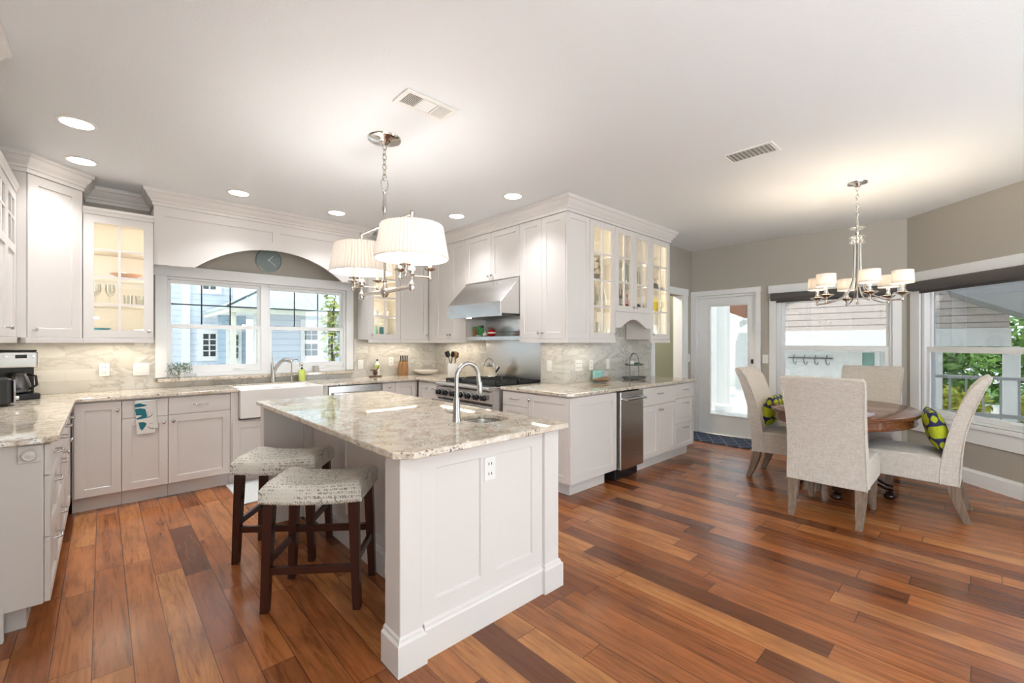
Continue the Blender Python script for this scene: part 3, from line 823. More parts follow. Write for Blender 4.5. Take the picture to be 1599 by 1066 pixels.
obj('light_rail', sweep([(0, 0), (W, 0), (W, .35)][::1], [(-.022, -.042), (.006, -.042), (.006, -.0005), (-.022, -.0005)]), M['cab'], cr, bevel=.002)
p1 = cabinet('glass_cabinet', 'tall narrow lit glass cabinet with a patterned vase nearest the corner of the peninsula', 'cabinet', (3.572, PU), 0, .447, .333, UZ, UT,
        [F('glass', 0, .447, UZ, UT, knob=(.42, 1.45), lites=(2, 4), fr=.064)], 'glass cabinets', rail=True, glass_shelves=(1.735, 2.005, 2.275))
q1 = cabinet('glass_cabinet', 'short lit two-door glass cabinet above the arched opening on the peninsula', 'cabinet', (4.0195, PU), 0, .730, .333, 1.69, UT,
        [F('glass', 0, .365, 1.69, UT, knob=(.335, 1.745), lites=(2, 3), fr=.064), F('glass', .365, .73, 1.69, UT, knob=(.395, 1.745), lites=(2, 3), fr=.064)], 'glass cabinets', glass_shelves=(2.015, 2.275))
arch = [(0, -.001), (0, -.175), (.09, -.175), (.12, -.165)] + [(.12 + .49 * k / 14, -.165 + .085 * sin(pi * k / 14)) for k in range(1, 14)] + [(.61, -.165), (.64, -.175), (.73, -.175), (.73, -.001)]
obj('arched_apron', MB().prism(arch, .0, .02), M['cab'], q1, (0, .0, 0))
s1 = cabinet('glass_cabinet', 'tall lit glass cabinet with a yellow cup at the doorway end of the peninsula', 'cabinet', (4.750, PU), 0, .467, .333, UZ, UT,
        [F('glass', 0, .467, UZ, UT, knob=(.035, 1.45), lites=(2, 4), fr=.064)], 'glass cabinets', rail=True, glass_shelves=(1.735, 2.005, 2.275))
# arched window valance
vx0, vx1 = .341, 2.368
def arcpts(x0, x1, z0, rise, n=24, rev=False):
    # circular arc
    c = (x1 - x0) / 2; Rr = (c * c + rise * rise) / (2 * rise); a = math.asin(c / Rr)
    p = [((x0 + x1) / 2 + Rr * sin(-a + 2 * a * k / n), z0 + rise - Rr + Rr * cos(-a + 2 * a * k / n)) for k in range(n + 1)]
    return p[::-1] if rev else p
vl = thing('window_valance', 'white arched wooden valance board above the kitchen window', 'valance', (0, 5.13, 2.065), 0)
out = [(vx0, 2.065)] + arcpts(.645, 2.06, 2.065, .262) + [(vx1, 2.065), (vx1, 2.600), (vx0, 2.600)]
obj('board', MB().prism([(a, b - 2.065) for a, b in out], .0125, .028), M['cab'], vl)
mid = (vx0 + vx1) / 2
la = arcpts(.60, 2.105, 2.145, .265, 30)
lh = [(vx0 + .08, 2.145)] + [q for q in la if q[0] < mid - .03] + [(mid - .035, 2.410), (mid - .035, 2.515), (vx0 + .08, 2.515)]
rh = [(vx1 - .08, 2.145), (vx1 - .08, 2.515), (mid + .035, 2.515), (mid + .035, 2.410)] + [q for q in la if q[0] > mid + .03]
ring = poly_slab([(a, b - 2.065) for a, b in out], 0, .012, [[(a, b - 2.065) for a, b in lh], [(a, b - 2.065) for a, b in rh]])
obj('face_frame', ring.xf(lambda a, b, c: (a, c, b)), M['cab'], vl)
for a in (vx0 + .001, vx1 - .019): obj('side_board', MB().box(a, a + .018, .0285, .298, 0, .535), M['cab'], vl)
struct('trim_8', sweep([(-.757, 4.788), (-.409, 4.788), (-.121, 5.078), (-.121, 5.43), (.3405, 5.43), (.3405, 5.129), (2.3685, 5.129), (2.3685, 5.43), (2.799, 5.43), (2.799, 5.099), (3.219, 5.099), (3.219, 2.684), (5.218, 2.684), (5.218, 3.04)], CROWN), M['cab'])

# ------------------------------------------------------------------ island
isl = thing('kitchen_island', 'white panelled island with posts and a recessed seating side in the middle', 'island', (0, 0, 0))
IF = 1.632
obj('end_panel', MB().slab([.985, 1.068, 1.318, 1.425, 1.668, 1.750], [.001, .235, .80, CT - .001], lambda i, j: IF + .011 if (j == 1 and i in (1, 3)) else IF, 1.745), M['cab'], isl, bevel=.003)
def post(x0, x1, y0, y1):
    obj('post', MB().box(x0, x1, y0, y1, .001, CT - .001), M['cab'], isl, bevel=.003)
    e = .018
    s_ = MB(); p = [(x0 - e, y0 - e), (x1 + e, y0 - e), (x1 + e, y1), (x0 - e, y1)]
    prof = [(0, 0.0), (0, .125), (.5, .134), (.62, .145), (1, .152)]
    vs = []; 
    for f, z in prof: vs += [(x0 - e * (1 - f), y0 - e * (1 - f), z), (x1 + e * (1 - f), y0 - e * (1 - f), z), (x1 + e * (1 - f), y1 + .0005, z), (x0 - e * (1 - f), y1 + .0005, z)]
    fs = [(k * 4 + i, k * 4 + (i + 1) % 4, k * 4 + 4 + (i + 1) % 4, k * 4 + 4 + i) for k in range(4) for i in range(4)] + [(3, 2, 1, 0), (16, 17, 18, 19)]
    obj('post_base', s_.add(vs, fs), M['cab'], isl)
post(.884, .9845, 1.615, 1.745)
post(1.7505, 1.862, 1.615, 1.745)
def plinth(x0, x1, y, name='plinth'):
    return MB().prism([(0, 0), (-.017, 0), (-.017, .125), (-.012, .134), (-.011, .145), (0, .152)], x0, x1, 'x').mv(0, y, 0)
obj('plinth', plinth(1.003, 1.732, IF - .0003), M['cab'], isl)
obj('body', MB().slab([1.225, 1.465, 1.77, 1.835], [1.746, 1.82, 2.14, 3.598], lambda i, j: None if (i == 1 and j == 1) else -(CT - .001), -.09).xf(lambda a, b, c: (a, c, -b)), M['cab'], isl)
# seating side panels (face towards -x)
kp = obj('seating_panel', MB().slab([0, .06, .58, .66, 1.19, 1.27, 1.79, 1.851], [.001, .20, .84, CT - .001], lambda i, j: .009 if (j == 1 and i in (1, 3, 5)) else 0.0, .022), M['cab'], isl, bevel=.002)
kp.rotation_euler = (0, 0, -HALF); kp.location = (1.20, 3.598, 0)
kb = obj('seating_baseboard', MB().prism([(0, 0), (-.017, 0), (-.017, .125), (-.012, .134), (-.011, .145), (0, .152)], .001, 1.85, 'x'), M['cab'], isl)
kb.rotation_euler = (0, 0, -HALF); kb.location = (1.1995, 3.598, 0)
obj('far_panel', MB().box(.866, 1.835, 3.600, 3.69, .001, CT - .001), M['cab'], isl, bevel=.003)
obj('corner_batten', MB().box(1.14, 1.1985, 3.575, 3.5995, .001, CT - .001), M['cab'], isl, bevel=.002)
for k in range(4):
    o = obj('door', door_mb(.45, .75), M['cab'], isl, (1.858, 1.76 + .46 * k, .12), bevel=.002); o.rotation_euler = (0, 0, HALF); link('knob', KNOB, o, (.05, 0, .70))
def outlet_mb(w=.07, h=.115):
    return MB().box(-w / 2, w / 2, -.006, -.0003, -h / 2, h / 2)
def outlet_part(parent, loc, rz=0):
    o = obj('outlet', outlet_mb(), M['plastic'], parent, loc, rz=rz, bevel=.002)
    s_ = MB()
    for z in (.024, -.024):
        for x in (-.008, .008): s_.box(x - .0015, x + .0015, -.0075, -.0055, z - .006, z + .006)
    obj('sockets', s_, M['slot'], o); return o
outlet_part(isl, (1.372, IF, .742))

# ------------------------------------------------------------------ sinks, taps, appliances
fs = thing('farmhouse_sink', 'white apron-front farmhouse sink below the kitchen window', 'sink', (.951, 4.765, .63))
bs = MB().slab([0, .03, .735, .765], [0, .03, .445, .472], lambda i, j: .02 if (i == 1 and j == 1) else 0.0, .275)
obj('basin', bs.xf(lambda a, b, c: (a, c, .275 - b)), M['porcelain'], fs, bevel=.012, seg=3)
obj('drain', MB().lathe([(.04, 0), (.04, .003), (.0, .002)], 20, (.38, .24, .2555)), M['steel'], fs, smooth=40)
fk = thing('kitchen_faucet', 'brushed nickel pull-out faucet behind the farmhouse sink', 'faucet', (1.375, 5.335, ZT))
obj('body', MB().lathe([(.030, 0), (.030, .008), (.024, .02), (.023, .12), (.025, .135), (.018, .15), (0, .152)], 20), M['brushed'], fk, smooth=40)
obj('spout', MB().tube([(0, 0, .09), (.03, -.02, .17), (.06, -.05, .225), (.095, -.09, .25), (.13, -.12, .245), (.15, -.14, .225)], [.016, .018, .019, .021, .022, .020], 12), M['brushed'], fk, smooth=50)
obj('lever', MB().tube([(-.005, 0, .145), (-.01, .0, .19), (-.004, .0, .24), (.004, .0, .285)], [.018, .014, .008, .005], 10), M['brushed'], fk, smooth=50)
ft = thing('filter_tap', 'slim gooseneck water tap beside the green dish soap', 'faucet', (1.565, 5.335, ZT))
obj('base', MB().lathe([(.017, 0), (.017, .006), (.011, .012), (.0105, .08), (.0, .082)], 16), M['brushed'], ft, smooth=40)
obj('spout', MB().tube([(0, 0, .06), (0, 0, .20)] + [(.035 * (1 - cos(a)), -.03 * (1 - cos(a)), .20 + .05 * sin(a)) for a in [pi * k / 8 for k in range(1, 9)]] + [(.07, -.06, .165)], .006, 10), M['brushed'], ft, smooth=50)
obj('lever', MB().tube([(0, 0, .07), (.035, 0, .075), (.06, 0, .08)], [.006, .006, .008], 8), M['brushed'], ft, smooth=50)
sp = thing('soap_bottle', 'clear pump bottle of lime green dish soap by the sink', 'bottle', (1.675, 5.330, ZT))
obj('bottle', MB().lathe([(.034, 0), (.036, .01), (.036, .105), (.030, .125), (.014, .135), (0, .136)], 20), M['lime'], sp, smooth=40)
obj('pump', MB().lathe([(.013, .1365), (.013, .15), (.004, .152), (.004, .175), (.009, .176), (.009, .186), (0, .187)], 12), M['black'], sp, smooth=40)
dw = thing('dishwasher', 'stainless dishwasher with a long bar handle right of the farmhouse sink', 'dishwasher', (1.7845, YF, 0))
obj('tub', MB().box(.001, .627, .025, .588, .10, CT - .002), M['steel_dark'], dw)
obj('door', MB().box(.006, .622, -.004, .0245, .12, .872), M['steel'], dw, bevel=.003)
obj('handle', MB().tube([(.05, -.004, .79), (.05, -.045, .79), (.578, -.045, .79), (.578, -.004, .79)], .010, 12), M['nickel'], dw, smooth=50)
obj('kick_plate', MB().box(.01, .618, .085, .12, 0, .10), M['steel_dark'], dw)
tc = thing('trash_compactor', 'narrow stainless trash compactor built into the peninsula', 'appliance', (3.6325, YP, 0))
obj('housing', MB().box(.001, .437, .03, .60, .105, CT - .002), M['black'], tc)
obj('front', MB().box(.022, .434, -.030, .0295, .115, .870), M['steel'], tc, bevel=.006, seg=3)
obj('handle', MB().tube([(.06, -.030, .80), (.06, -.075, .80), (.40, -.075, .80), (.40, -.030, .80)], .013, 12), M['chrome'], tc, smooth=50)
obj('badge', MB().box(.20, .30, -.034, -.0302, .235, .252), M['chrome'], tc, bevel=.002)
obj('foot_pedal', MB().box(.03, .42, .03, .30, .012, .104).box(.03, .42, .03, .30, .012, .104) if False else MB().box(.02, .42, .035, .30, .004, .1045), M['black'], tc, bevel=.004)

rg = thing('gas_range', 'stainless six-burner gas range with black grates against the tiled wall', 'range', (2.78, 4.2455, 0), -HALF)
RW = .936
obj('body', MB().box(.002, RW - .002, .045, .755, .10, .905), M['steel'], rg, bevel=.003)
obj('bullnose', MB().prism([(.0, .868), (-.012, .878), (-.012, .896), (.0, .910), (.10, .912), (.10, .862)], .001, RW - .001, 'x'), M['steel'], rg, bevel=.003)
obj('control_panel', MB().prism([(.006, .742), (.0, .752), (.0, .860), (.044, .861), (.044, .742)], .001, RW - .001, 'x'), M['steel'], rg)
obj('oven_door', MB().box(.008, RW - .008, .004, .0445, .18, .722), M['steel'], rg, bevel=.004)
obj('door_gap', MB().box(.008, RW - .008, .015, .0445, .7225, .7415), M['slot'], rg)
obj('oven_handle', MB().tube([(.06, .004, .675), (.06, -.05, .675), (RW - .06, -.05, .675), (RW - .06, .004, .675)], .013, 12), M['steel'], rg, smooth=50)
obj('kick_plate', MB().box(.01, RW - .01, .06, .10, .0, .0995), M['steel_dark'], rg)
kn = mesh('control_knob', MB().lathe([(.034, 0), (.034, .006), (.028, .008), (.0, .009)], 20, axis='y').lathe([(.022, .009), (.026, .02), (.024, .045), (.0, .047)], 20, axis='y').box(-.006, .006, -.052, -.02, -.024, .024), M['black'], 40)
bz = mesh('bezel', MB().lathe([(.038, .0), (.040, .004), (.032, .006), (.0, .0062)], 24, axis='y'), M['chrome'], 40)
for x in (.075, .205, .345, .475, .61, .745, .865):
    k_ = link('control_knob', kn, rg, (x, -.001, .80)); link('bezel', bz, k_, (0, .0005, 0))
obj('burner_tray', MB().box(.02, RW - .02, .105, .745, .9055, .914), M['black'], rg)
for i in range(3):
    for j in range(2):
        x0, y0 = .03 + i * .293, .112 + j * .312
        g = MB(); w, d, zt, zb = .288, .306, .945, .920
        for q in (0, w - .012): g.box(x0 + q, x0 + q + .012, y0, y0 + d, zb, zt)
        for q in (0, d - .012): g.box(x0, x0 + w, y0 + q, y0 + q + .012, zb, zt)
        g.box(x0 + w / 2 - .006, x0 + w / 2 + .006, y0, y0 + d, zb + .006, zt); g.box(x0, x0 + w, y0 + d / 2 - .006, y0 + d / 2 + .006, zb + .006, zt)
        for sx, sy in ((1, 1), (1, -1)):
            g.tube([(x0 + w / 2 - .11 * sx, y0 + d / 2 - .11 * sy, zt - .006), (x0 + w / 2 + .11 * sx, y0 + d / 2 + .11 * sy, zt - .006)], .007, 6)
        for a in (0, w - .012):
            for b in (0, d - .012): g.box(x0 + a, x0 + a + .012, y0 + b, y0 + b + .012, .9142, zt)
        obj('grate', g, M['iron'], rg)
        obj('burner', MB().lathe([(.05, .9142), (.05, .925), (.03, .93), (0, .932)], 18, (x0 + w / 2, y0 + d / 2, 0)), M['iron'], rg, smooth=40)
one('steel_backsplash', 'brushed stainless panel on the wall behind the range', 'panel', MB().box(3.532, 3.5405, 3.33, 4.262, .9145, 1.378), M['steel'])
sh = thing('steel_shelf', 'stainless warming shelf between the range and its hood', 'shelf', (XU + .005, 4.262, 1.379), -HALF)
obj('tray', MB().prism([(0, 0), (0, .045), (.314, .045), (.314, 0)], 0, .928, 'x'), M['steel'], sh, bevel=.002)
obj('back_rail', MB().box(.12, .927, .295, .3075, .0455, .10), M['steel'], sh, bevel=.004)
obj('plate', MB().box(.0, .927, .3085, .313, .105, .25), M['steel'], sh)
hd = thing('range_hood', 'large slanted stainless range hood under the short cabinets', 'hood', (2.955, 4.272, 1.625), -HALF)
HW = .934
hp = [(0, 0), (0, .150), (.262, .415), (.262, .425), (.575, .425), (.575, 0), (.555, 0), (.555, .03), (.02, .03), (.02, 0)]
obj('shell', MB().prism(hp, 0, HW, 'x'), M['steel'], hd, bevel=.002)
obj('filters', MB().box(.03, HW - .03, .04, .55, .012, .0285), M['steel_dark'], hd)
obj('badge', MB().box(.055, .135, -.004, -.0005, .075, .092), M['chrome'], hd, bevel=.002)
obj('lamp_lens', MB().lathe([(.03, 0), (.03, .008), (0, .009)], 16, (.25, .12, .004)), M['bulb'], hd)

# prep sink and tap on the island
ps = thing('prep_sink', 'small round-cornered steel prep sink set in the island top', 'sink', (1.6175, 1.98, .735))
ring = rrect(1.482, 1.753, 1.837, 2.123, .098, 6); inn = rrect(1.505, 1.73, 1.86, 2.10, .08, 6)
m_ = MB(); n_ = len(ring)
vs = [(x - 1.6175, y - 1.98, .148) for x, y in ring] + [(x - 1.6175, y - 1.98, 0) for x, y in ring] + [(x - 1.6175, y - 1.98, .003) for x, y in inn] + [(x - 1.6175, y - 1.98, .148) for x, y in SINKH]
fs_ = [(i, (i + 1) % n_, n_ + (i + 1) % n_, n_ + i) for i in range(n_)] + [tuple(range(2 * n_ - 1, n_ - 1, -1)), tuple(range(2 * n_, 3 * n_))]
fs_ += [(2 * n_ + i, 2 * n_ + (i + 1) % n_, 3 * n_ + (i + 1) % n_, 3 * n_ + i) for i in range(n_)] + [(3 * n_ + i, 3 * n_ + (i + 1) % n_, (i + 1) % n_, i) for i in range(n_)]
obj('bowl', m_.add(vs, fs_), M['steel'], ps, smooth=40)
obj('drain', MB().lathe([(.04, .003), (.04, .006), (.012, .007), (0, .0055)], 20), M['chrome'], ps, smooth=40)
pf = thing('prep_faucet', 'tall brushed nickel gooseneck faucet standing on the island', 'faucet', (1.432, 1.985, ZT))
obj('base', MB().lathe([(.026, 0), (.026, .005), (.0225, .02), (.020, .07), (.0165, .13), (0, .132)], 20), M['brushed'], pf, smooth=40)
gp = [(0, 0, .10), (0, 0, .235)] + [(.075 * (1 - cos(a)), -.004 * (1 - cos(a)), .235 + .085 * sin(a)) for a in [pi * k / 12 for k in range(1, 12)]] + [(.150, -.008, .225), (.156, -.008, .19)]
obj('gooseneck', MB().tube(gp, .0125, 14), M['brushed'], pf, smooth=50)
obj('spray_head', MB().lathe([(.0, 0), (.013, .0005), (.0165, .01), (.0145, .055), (.013, .075), (0, .076)], 16, (.158, -.008, .135)), M['brushed'], pf, smooth=40)
obj('lever', MB().tube([(-.015, .012, .055), (-.035, .028, .057), (-.05, .04, .07)], [.012, .009, .006], 10), M['brushed'], pf, smooth=50)

# ------------------------------------------------------------------ stools
st = thing('bar_stool', 'script-print saddle bar stool nearest the camera at the island', 'stool', (.874, 2.441, 0), radians(-38.4), 'saddle stools at the island')
SW, SD = .50, .365
def seat_fn(zoff):
    def f(u, v):
        x = (u - .5) * SW; y = (v - .5) * SD
        return x, y
    return f
def saddle():
    mb = MB(); nu, nv = 25, 15; vs = []; fs = []
    def ztop(x, y):
        ex = min(1, (SW / 2 - abs(x)) / .05); ey = min(1, (SD / 2 - abs(y)) / .05)
        e = sqrt(max(0, 1 - (1 - ex) ** 2)) * sqrt(max(0, 1 - (1 - ey) ** 2))
        return .612 + .030 * (2 * x / SW) ** 2 - .030 * (1 - e) + .014 * e
    def zbot(x): return .538 + .012 * (2 * x / SW) ** 2
    for k, fn in enumerate((ztop, None)):
        for j in range(nv):
            for i in range(nu):
                x = (i / (nu - 1) - .5) * SW; y = (j / (nv - 1) - .5) * SD
                # round the corners in plan
                vs.append((x, y, ztop(x, y) if k == 0 else zbot(x)))
    o = nu * nv
    for j in range(nv - 1):
        for i in range(nu - 1):
            a = j * nu + i; fs.append((a, a + 1, a + nu + 1, a + nu)); fs.append((o + a, o + a + nu, o + a + nu + 1, o + a + 1))
    for i in range(nu - 1): fs.append((i, o + i, o + i + 1, i + 1)); b = (nv - 1) * nu + i; fs.append((b, b + 1, o + b + 1, o + b))
    for j in range(nv - 1): a = j * nu; fs.append((a, a + nu, o + a + nu, o + a)); b = j * nu + nu - 1; fs.append((b, o + b, o + b + nu, b + nu))
    return mb.add(vs, fs)
seat = obj('seat', saddle(), M['script'], st, smooth=60)
nh = MB()
for i in range(34):
    for y in (-SD / 2,):
        x = (i / 33 - .5) * (SW - .02); z = .546 + .012 * (2 * x / SW) ** 2
        nh.lathe([(.0062, 0), (.0055, .003), (.003, .005), (0, .0055)], 8, (x, y, z), 'y')
for i in range(25):
    y = (i / 24 - .5) * (SD - .02)
    for sx in (1, -1):
        m2 = MB().lathe([(.0062, 0), (.0055, .003), (.003, .005), (0, .0055)], 8, (0, 0, 0), 'x')
        if sx < 0: m2.xf(lambda a, b, c: (-a, b, c))
        m2.mv(sx * SW / 2, y, .558); nh.add(m2.v, m2.f)
nails = obj('nailhead_trim', nh, M['nickel'], seat, smooth=40); nails['kind'] = 'stuff'
LX, LY = .2295, .1665
for sx in (-1, 1):
    for sy in (-1, 1):
        b = Vector((sx * (LX - .004), sy * (LY - .004), 0)); t_ = Vector((sx * (LX - .024), sy * (LY - .012), .5495))
        m2 = MB(); vs = []
        for p, h in ((b, .019), (b + (t_ - b) * .55, .022), (t_, .024)):
            vs += [(p.x - h, p.y - h, p.z), (p.x + h, p.y - h, p.z), (p.x + h, p.y + h, p.z), (p.x - h, p.y + h, p.z)]
        fs2 = [(3, 2, 1, 0), (8, 9, 10, 11)] + [(k * 4 + i, k * 4 + (i + 1) % 4, k * 4 + 4 + (i + 1) % 4, k * 4 + 4 + i) for k in range(2) for i in range(4)]
        obj('leg', m2.add(vs, fs2), M['espresso'], st, bevel=.002)
def stretch(y, z, ): return MB().box(-LX + .03, LX - .03, y - .011, y + .011, z - .019, z + .019)
obj('stretcher', stretch(-LY + .008, .205), M['espresso'], st, bevel=.002)
obj('stretcher', stretch(LY - .008, .285), M['espresso'], st, bevel=.002)
for sx in (-1, 1): obj('stretcher', MB().box(sx * (LX - .010) - .011, sx * (LX - .010) + .011, -LY + .026, LY - .026, .225, .262), M['espresso'], st, bevel=.002)
dup(st, (.876, 3.108, 0), radians(-38.4), 'script-print saddle bar stool behind, farther along the island seating side')

# ------------------------------------------------------------------ dining set
TX, TY = 4.97, .885
dt = thing('dining_table', 'oval mahogany pedestal dining table in the bay', 'table', (TX, TY, 0))
def oval(prof, a, b, n=64):
    vs = []; fs = []
    for r, z in prof:
        for i in range(n):
            q = 2 * pi * i / n; vs.append(((a + r) * cos(q), (b + r) * sin(q), z))
    for k in range(len(prof) - 1):
        for i in range(n): j = (i + 1) % n; fs.append((k * n + i, k * n + j, k * n + n + j, k * n + n + i))
    fs.append(tuple(range(n - 1, -1, -1))); fs.append(tuple((len(prof) - 1) * n + i for i in range(n)))
    return MB().add(vs, fs)
TA, TB = .765, .54
obj('tabletop', oval([(-.02, .728), (-.004, .730), (.0, .737), (-.004, .744), (.004, .750), (.004, .758), (-.004, .762)], TA, TB), M['table'], dt, smooth=40)
obj('apron', oval([(-.035, .655), (-.025, .658), (-.022, .666), (-.028, .672), (-.028, .7275)], TA, TB), M['table'], dt, smooth=40)
obj('pedestal', MB().lathe([(.10, .14), (.11, .16), (.085, .22), (.07, .28), (.10, .36), (.115, .44), (.09, .52), (.075, .56), (.12, .60), (.16, .6545), (0, .6547)], 28), M['carved'], dt, smooth=50)
for k in range(4):
    a = radians(-90 + 90 * k + 4)
    m2 = MB().tube([(.06, 0, .20), (.15, 0, .19), (.24, 0, .135), (.31, 0, .098), (.36, 0, .095)], [.05, .045, .038, .036, .034], 10, flat=.8)
    lg = obj('leg', m2.rot(a), M['carved'], dt, smooth=50)
    obj('foot', MB().lathe([(.022, 0), (.040, .008), (.046, .025), (.040, .042), (.028, .050), (.036, .058), (.0, .066)], 14, (.335, 0, 0)).rot(a), M['carved'], lg, smooth=50)

def chair():
    r = thing('dining_chair', 'oatmeal slipcovered dining chair with its back to the camera', 'chair', (4.305, .82, 0), -HALF, 'slipcovered dining chairs')
    hw = .25
    # seat with skirt: rounded block
    xs = [-hw, -hw + .012, -.12, 0, .12, hw - .012, hw]; prof = [(-.225, .275), (-.225, .47), (-.215, .485), (-.05, .497), (.18, .497), (.27, .487), (.297, .462), (.300, .28)]
    mb = MB(); n = len(prof); vs = []
    for x in xs:
        e = .008 if abs(x) > hw - .02 else 0
        k = abs(x) / hw
        for (y, z) in prof: vs.append((x * (1 + (.012 if z < .3 else 0)), y, z - (.022 * k ** 6 if z > .4 else 0)))
    fs = [(i * n + j, i * n + (j + 1) % n, (i + 1) * n + (j + 1) % n, (i + 1) * n + j) for i in range(len(xs) - 1) for j in range(n)] + [tuple(range(n)), tuple((len(xs) - 1) * n + j for j in range(n - 1, -1, -1))]
    sc = obj('seat_cover', mb.add(vs, fs), M['linen'], r, smooth=50, bevel=.008, seg=2)
    # back: swept slab leaning backwards
    cen = [(-.232, .272), (-.236, .40), (-.248, .52), (-.268, .64), (-.296, .76), (-.332, .88), (-.375, 1.0), (-.420, 1.075)]
    th = [.105, .105, .098, .090, .085, .080, .072, .050]; wd = [.252, .25, .246, .243, .244, .248, .255, .258]
    nu = 9; ring = []
    vs = []; fs = []
    def sec(c, t, w, k):
        y, z = c; o = []
        for i in range(nu): u = i / (nu - 1) * 2 - 1; o.append((u * w, y - t / 2 - .006 * (1 - u * u), z + .0))
        for i in range(nu): u = 1 - i / (nu - 1) * 2; o.append((u * w, y + t / 2 + .004 * (1 - u * u), z))
        return o
    for k, (c, t, w) in enumerate(zip(cen, th, wd)): vs += sec(c, t, w, k)
    m = 2 * nu
    vs += [(x * .985, cen[-1][0] - .012 + (y - cen[-1][0]) * .35, 1.098) for x, y, z in sec(cen[-1], th[-1], wd[-1], 0)]
    K = len(cen) + 1
    fs = [(k * m + i, k * m + (i + 1) % m, (k + 1) * m + (i + 1) % m, (k + 1) * m + i) for k in range(K - 1) for i in range(m)] + [tuple(range(m)), tuple((K - 1) * m + i for i in range(m - 1, -1, -1))]
    bc = obj('back_cover', MB().add(vs, fs), M['linen'], r, smooth=55, bevel=.006, seg=2)
    for sx in (-1, 1):
        for sgn in (-1, 1):
            obj('piping', MB().tube([(sx * w, c[0] + sgn * t / 2, c[1]) for c, t, w in zip(cen, th, wd)], .0045, 6), M['linen'], bc, smooth=60)
    obj('piping', MB().tube([(-wd[-1], cen[-1][0] - .025, 1.079), (0, cen[-1][0] - .033, 1.090), (wd[-1], cen[-1][0] - .025, 1.079)], .0045, 6), M['linen'], bc, smooth=60)
    def leg(x, ys, rr):
        m2 = MB(); vs = []
        for (y, z), h in zip(ys, rr): vs += [(x - h, y - h, z), (x + h, y - h, z), (x + h, y + h, z), (x - h, y + h, z)]
        N_ = len(ys)
        fs = [(3, 2, 1, 0), tuple((N_ - 1) * 4 + i for i in range(4))] + [(k * 4 + i, k * 4 + (i + 1) % 4, k * 4 + 4 + (i + 1) % 4, k * 4 + 4 + i) for k in range(N_ - 1) for i in range(4)]
        obj('leg', m2.add(vs, fs), M['drift'], r, bevel=.003)
    for sx in (-1, 1):
        leg(sx * .213, [(-.330, 0), (-.300, .08), (-.266, .18), (-.246, .285)], [.020, .026, .032, .035])
        leg(sx * .213, [(.262, 0), (.265, .15), (.268, .285)], [.017, .021, .025])
    return r
ch = chair()
dup(ch, (4.99, 1.285, 0), pi, 'oatmeal slipcovered dining chair by the garden door, holding a lime print pillow')
dup(ch, (4.915, .405, 0), 0, 'oatmeal slipcovered dining chair on the right with a lime and navy pillow')
dup(ch, (5.745, .83, 0), HALF, 'oatmeal slipcovered dining chair on the far side, against the nook window')
def pillow():
    n, k = 21, 13; S, T = .172, .066; mb = MB(); vs = []; fs = []
    def P(u, v, s):
        x = (u * 2 - 1); z = (v * 2 - 1)
        f = max(0, (1 - abs(x) ** 2.6)) ** .5 * max(0, (1 - abs(z) ** 2.6)) ** .5
        pin = 1 - .07 * (1 - abs(z) ** 2) * abs(x) ** 3; pin2 = 1 - .07 * (1 - abs(x) ** 2) * abs(z) ** 3
        return (x * S * pin, s * T * f, z * S * pin2)
    for s_ in (-1, 1):
        o = len(vs)
        for j in range(n):
            for i in range(n): vs.append(P(i / (n - 1), j / (n - 1), s_))
        for j in range(n - 1):
            for i in range(n - 1):
                a = o + j * n + i; fs.append((a, a + 1, a + n + 1, a + n))
    mb.add(vs, fs)
    return mb
pm = mesh('throw_pillow', pillow(), M['pillow'], 180)
bm = bmesh.new(); bm.from_mesh(pm); bmesh.ops.remove_doubles(bm, verts=bm.verts, dist=.0005); bmesh.ops.recalc_face_normals(bm, faces=bm.faces); bm.to_mesh(pm); bm.free()
p_ = tag(link('throw_pillow', pm, None, (4.85, .256, .662)), 'lime and navy circle-print pillow leaning on the right-hand chair', 'pillow', 'circle print pillows'); p_.rotation_euler = (radians(-15), 0, radians(9))
p2 = p_.copy(); COL.objects.link(p2); p2.location = (4.99, 1.475, .660); p2.rotation_euler = (radians(-17), 0, pi); p2['label'] = 'lime and navy circle-print pillow on the chair by the garden door'
pl = one('plate', 'small pale dish lying on the dining table', 'dish', MB().lathe([(.05, 0), (.085, .008), (.105, .018), (.103, .021), (.08, .012), (0, .008)], 32), M['porcelain'], (4.86, .86, .7625), smooth=50)

# ------------------------------------------------------------------ light fixtures
def chain(x, y, z0, z1, n, r=.0035, w=.011):
    mb = MB(); L = (z1 - z0) / n
    for k in range(n):
        zc = z0 + L * (k + .5); h = L * .62
        pts = [(w * cos(a), 0, h * sin(a)) for a in [2 * pi * i / 12 for i in range(12)]]
        m2 = MB().tube(pts, r, 6, closed=True)
        if k % 2: m2.rot(HALF)
        m2.mv(x, y, zc); mb.add(m2.v, m2.f)
    return mb
PX, PY = 1.408, 2.785
pd = thing('pendant_light', 'two-shade polished nickel island pendant with pleated drum shades', 'chandelier', (PX, PY, 0))
obj('canopy', MB().lathe([(.0, 2.695), (.022, 2.700), (.035, 2.712), (.050, 2.718), (.085, 2.722), (.108, 2.730), (.112, 2.7395), (0, 2.7396)], 32), M['nickel'], pd, smooth=40)
cn = obj('chain', chain(0, 0, 2.46, 2.70, 7, .004, .013), M['nickel'], pd, smooth=60)
obj('loop', MB().tube([(.025 * cos(a), 0, 2.43 + .042 * sin(a)) for a in [2 * pi * i / 16 for i in range(16)]], .0045, 8, closed=True), M['nickel'], pd, smooth=60)
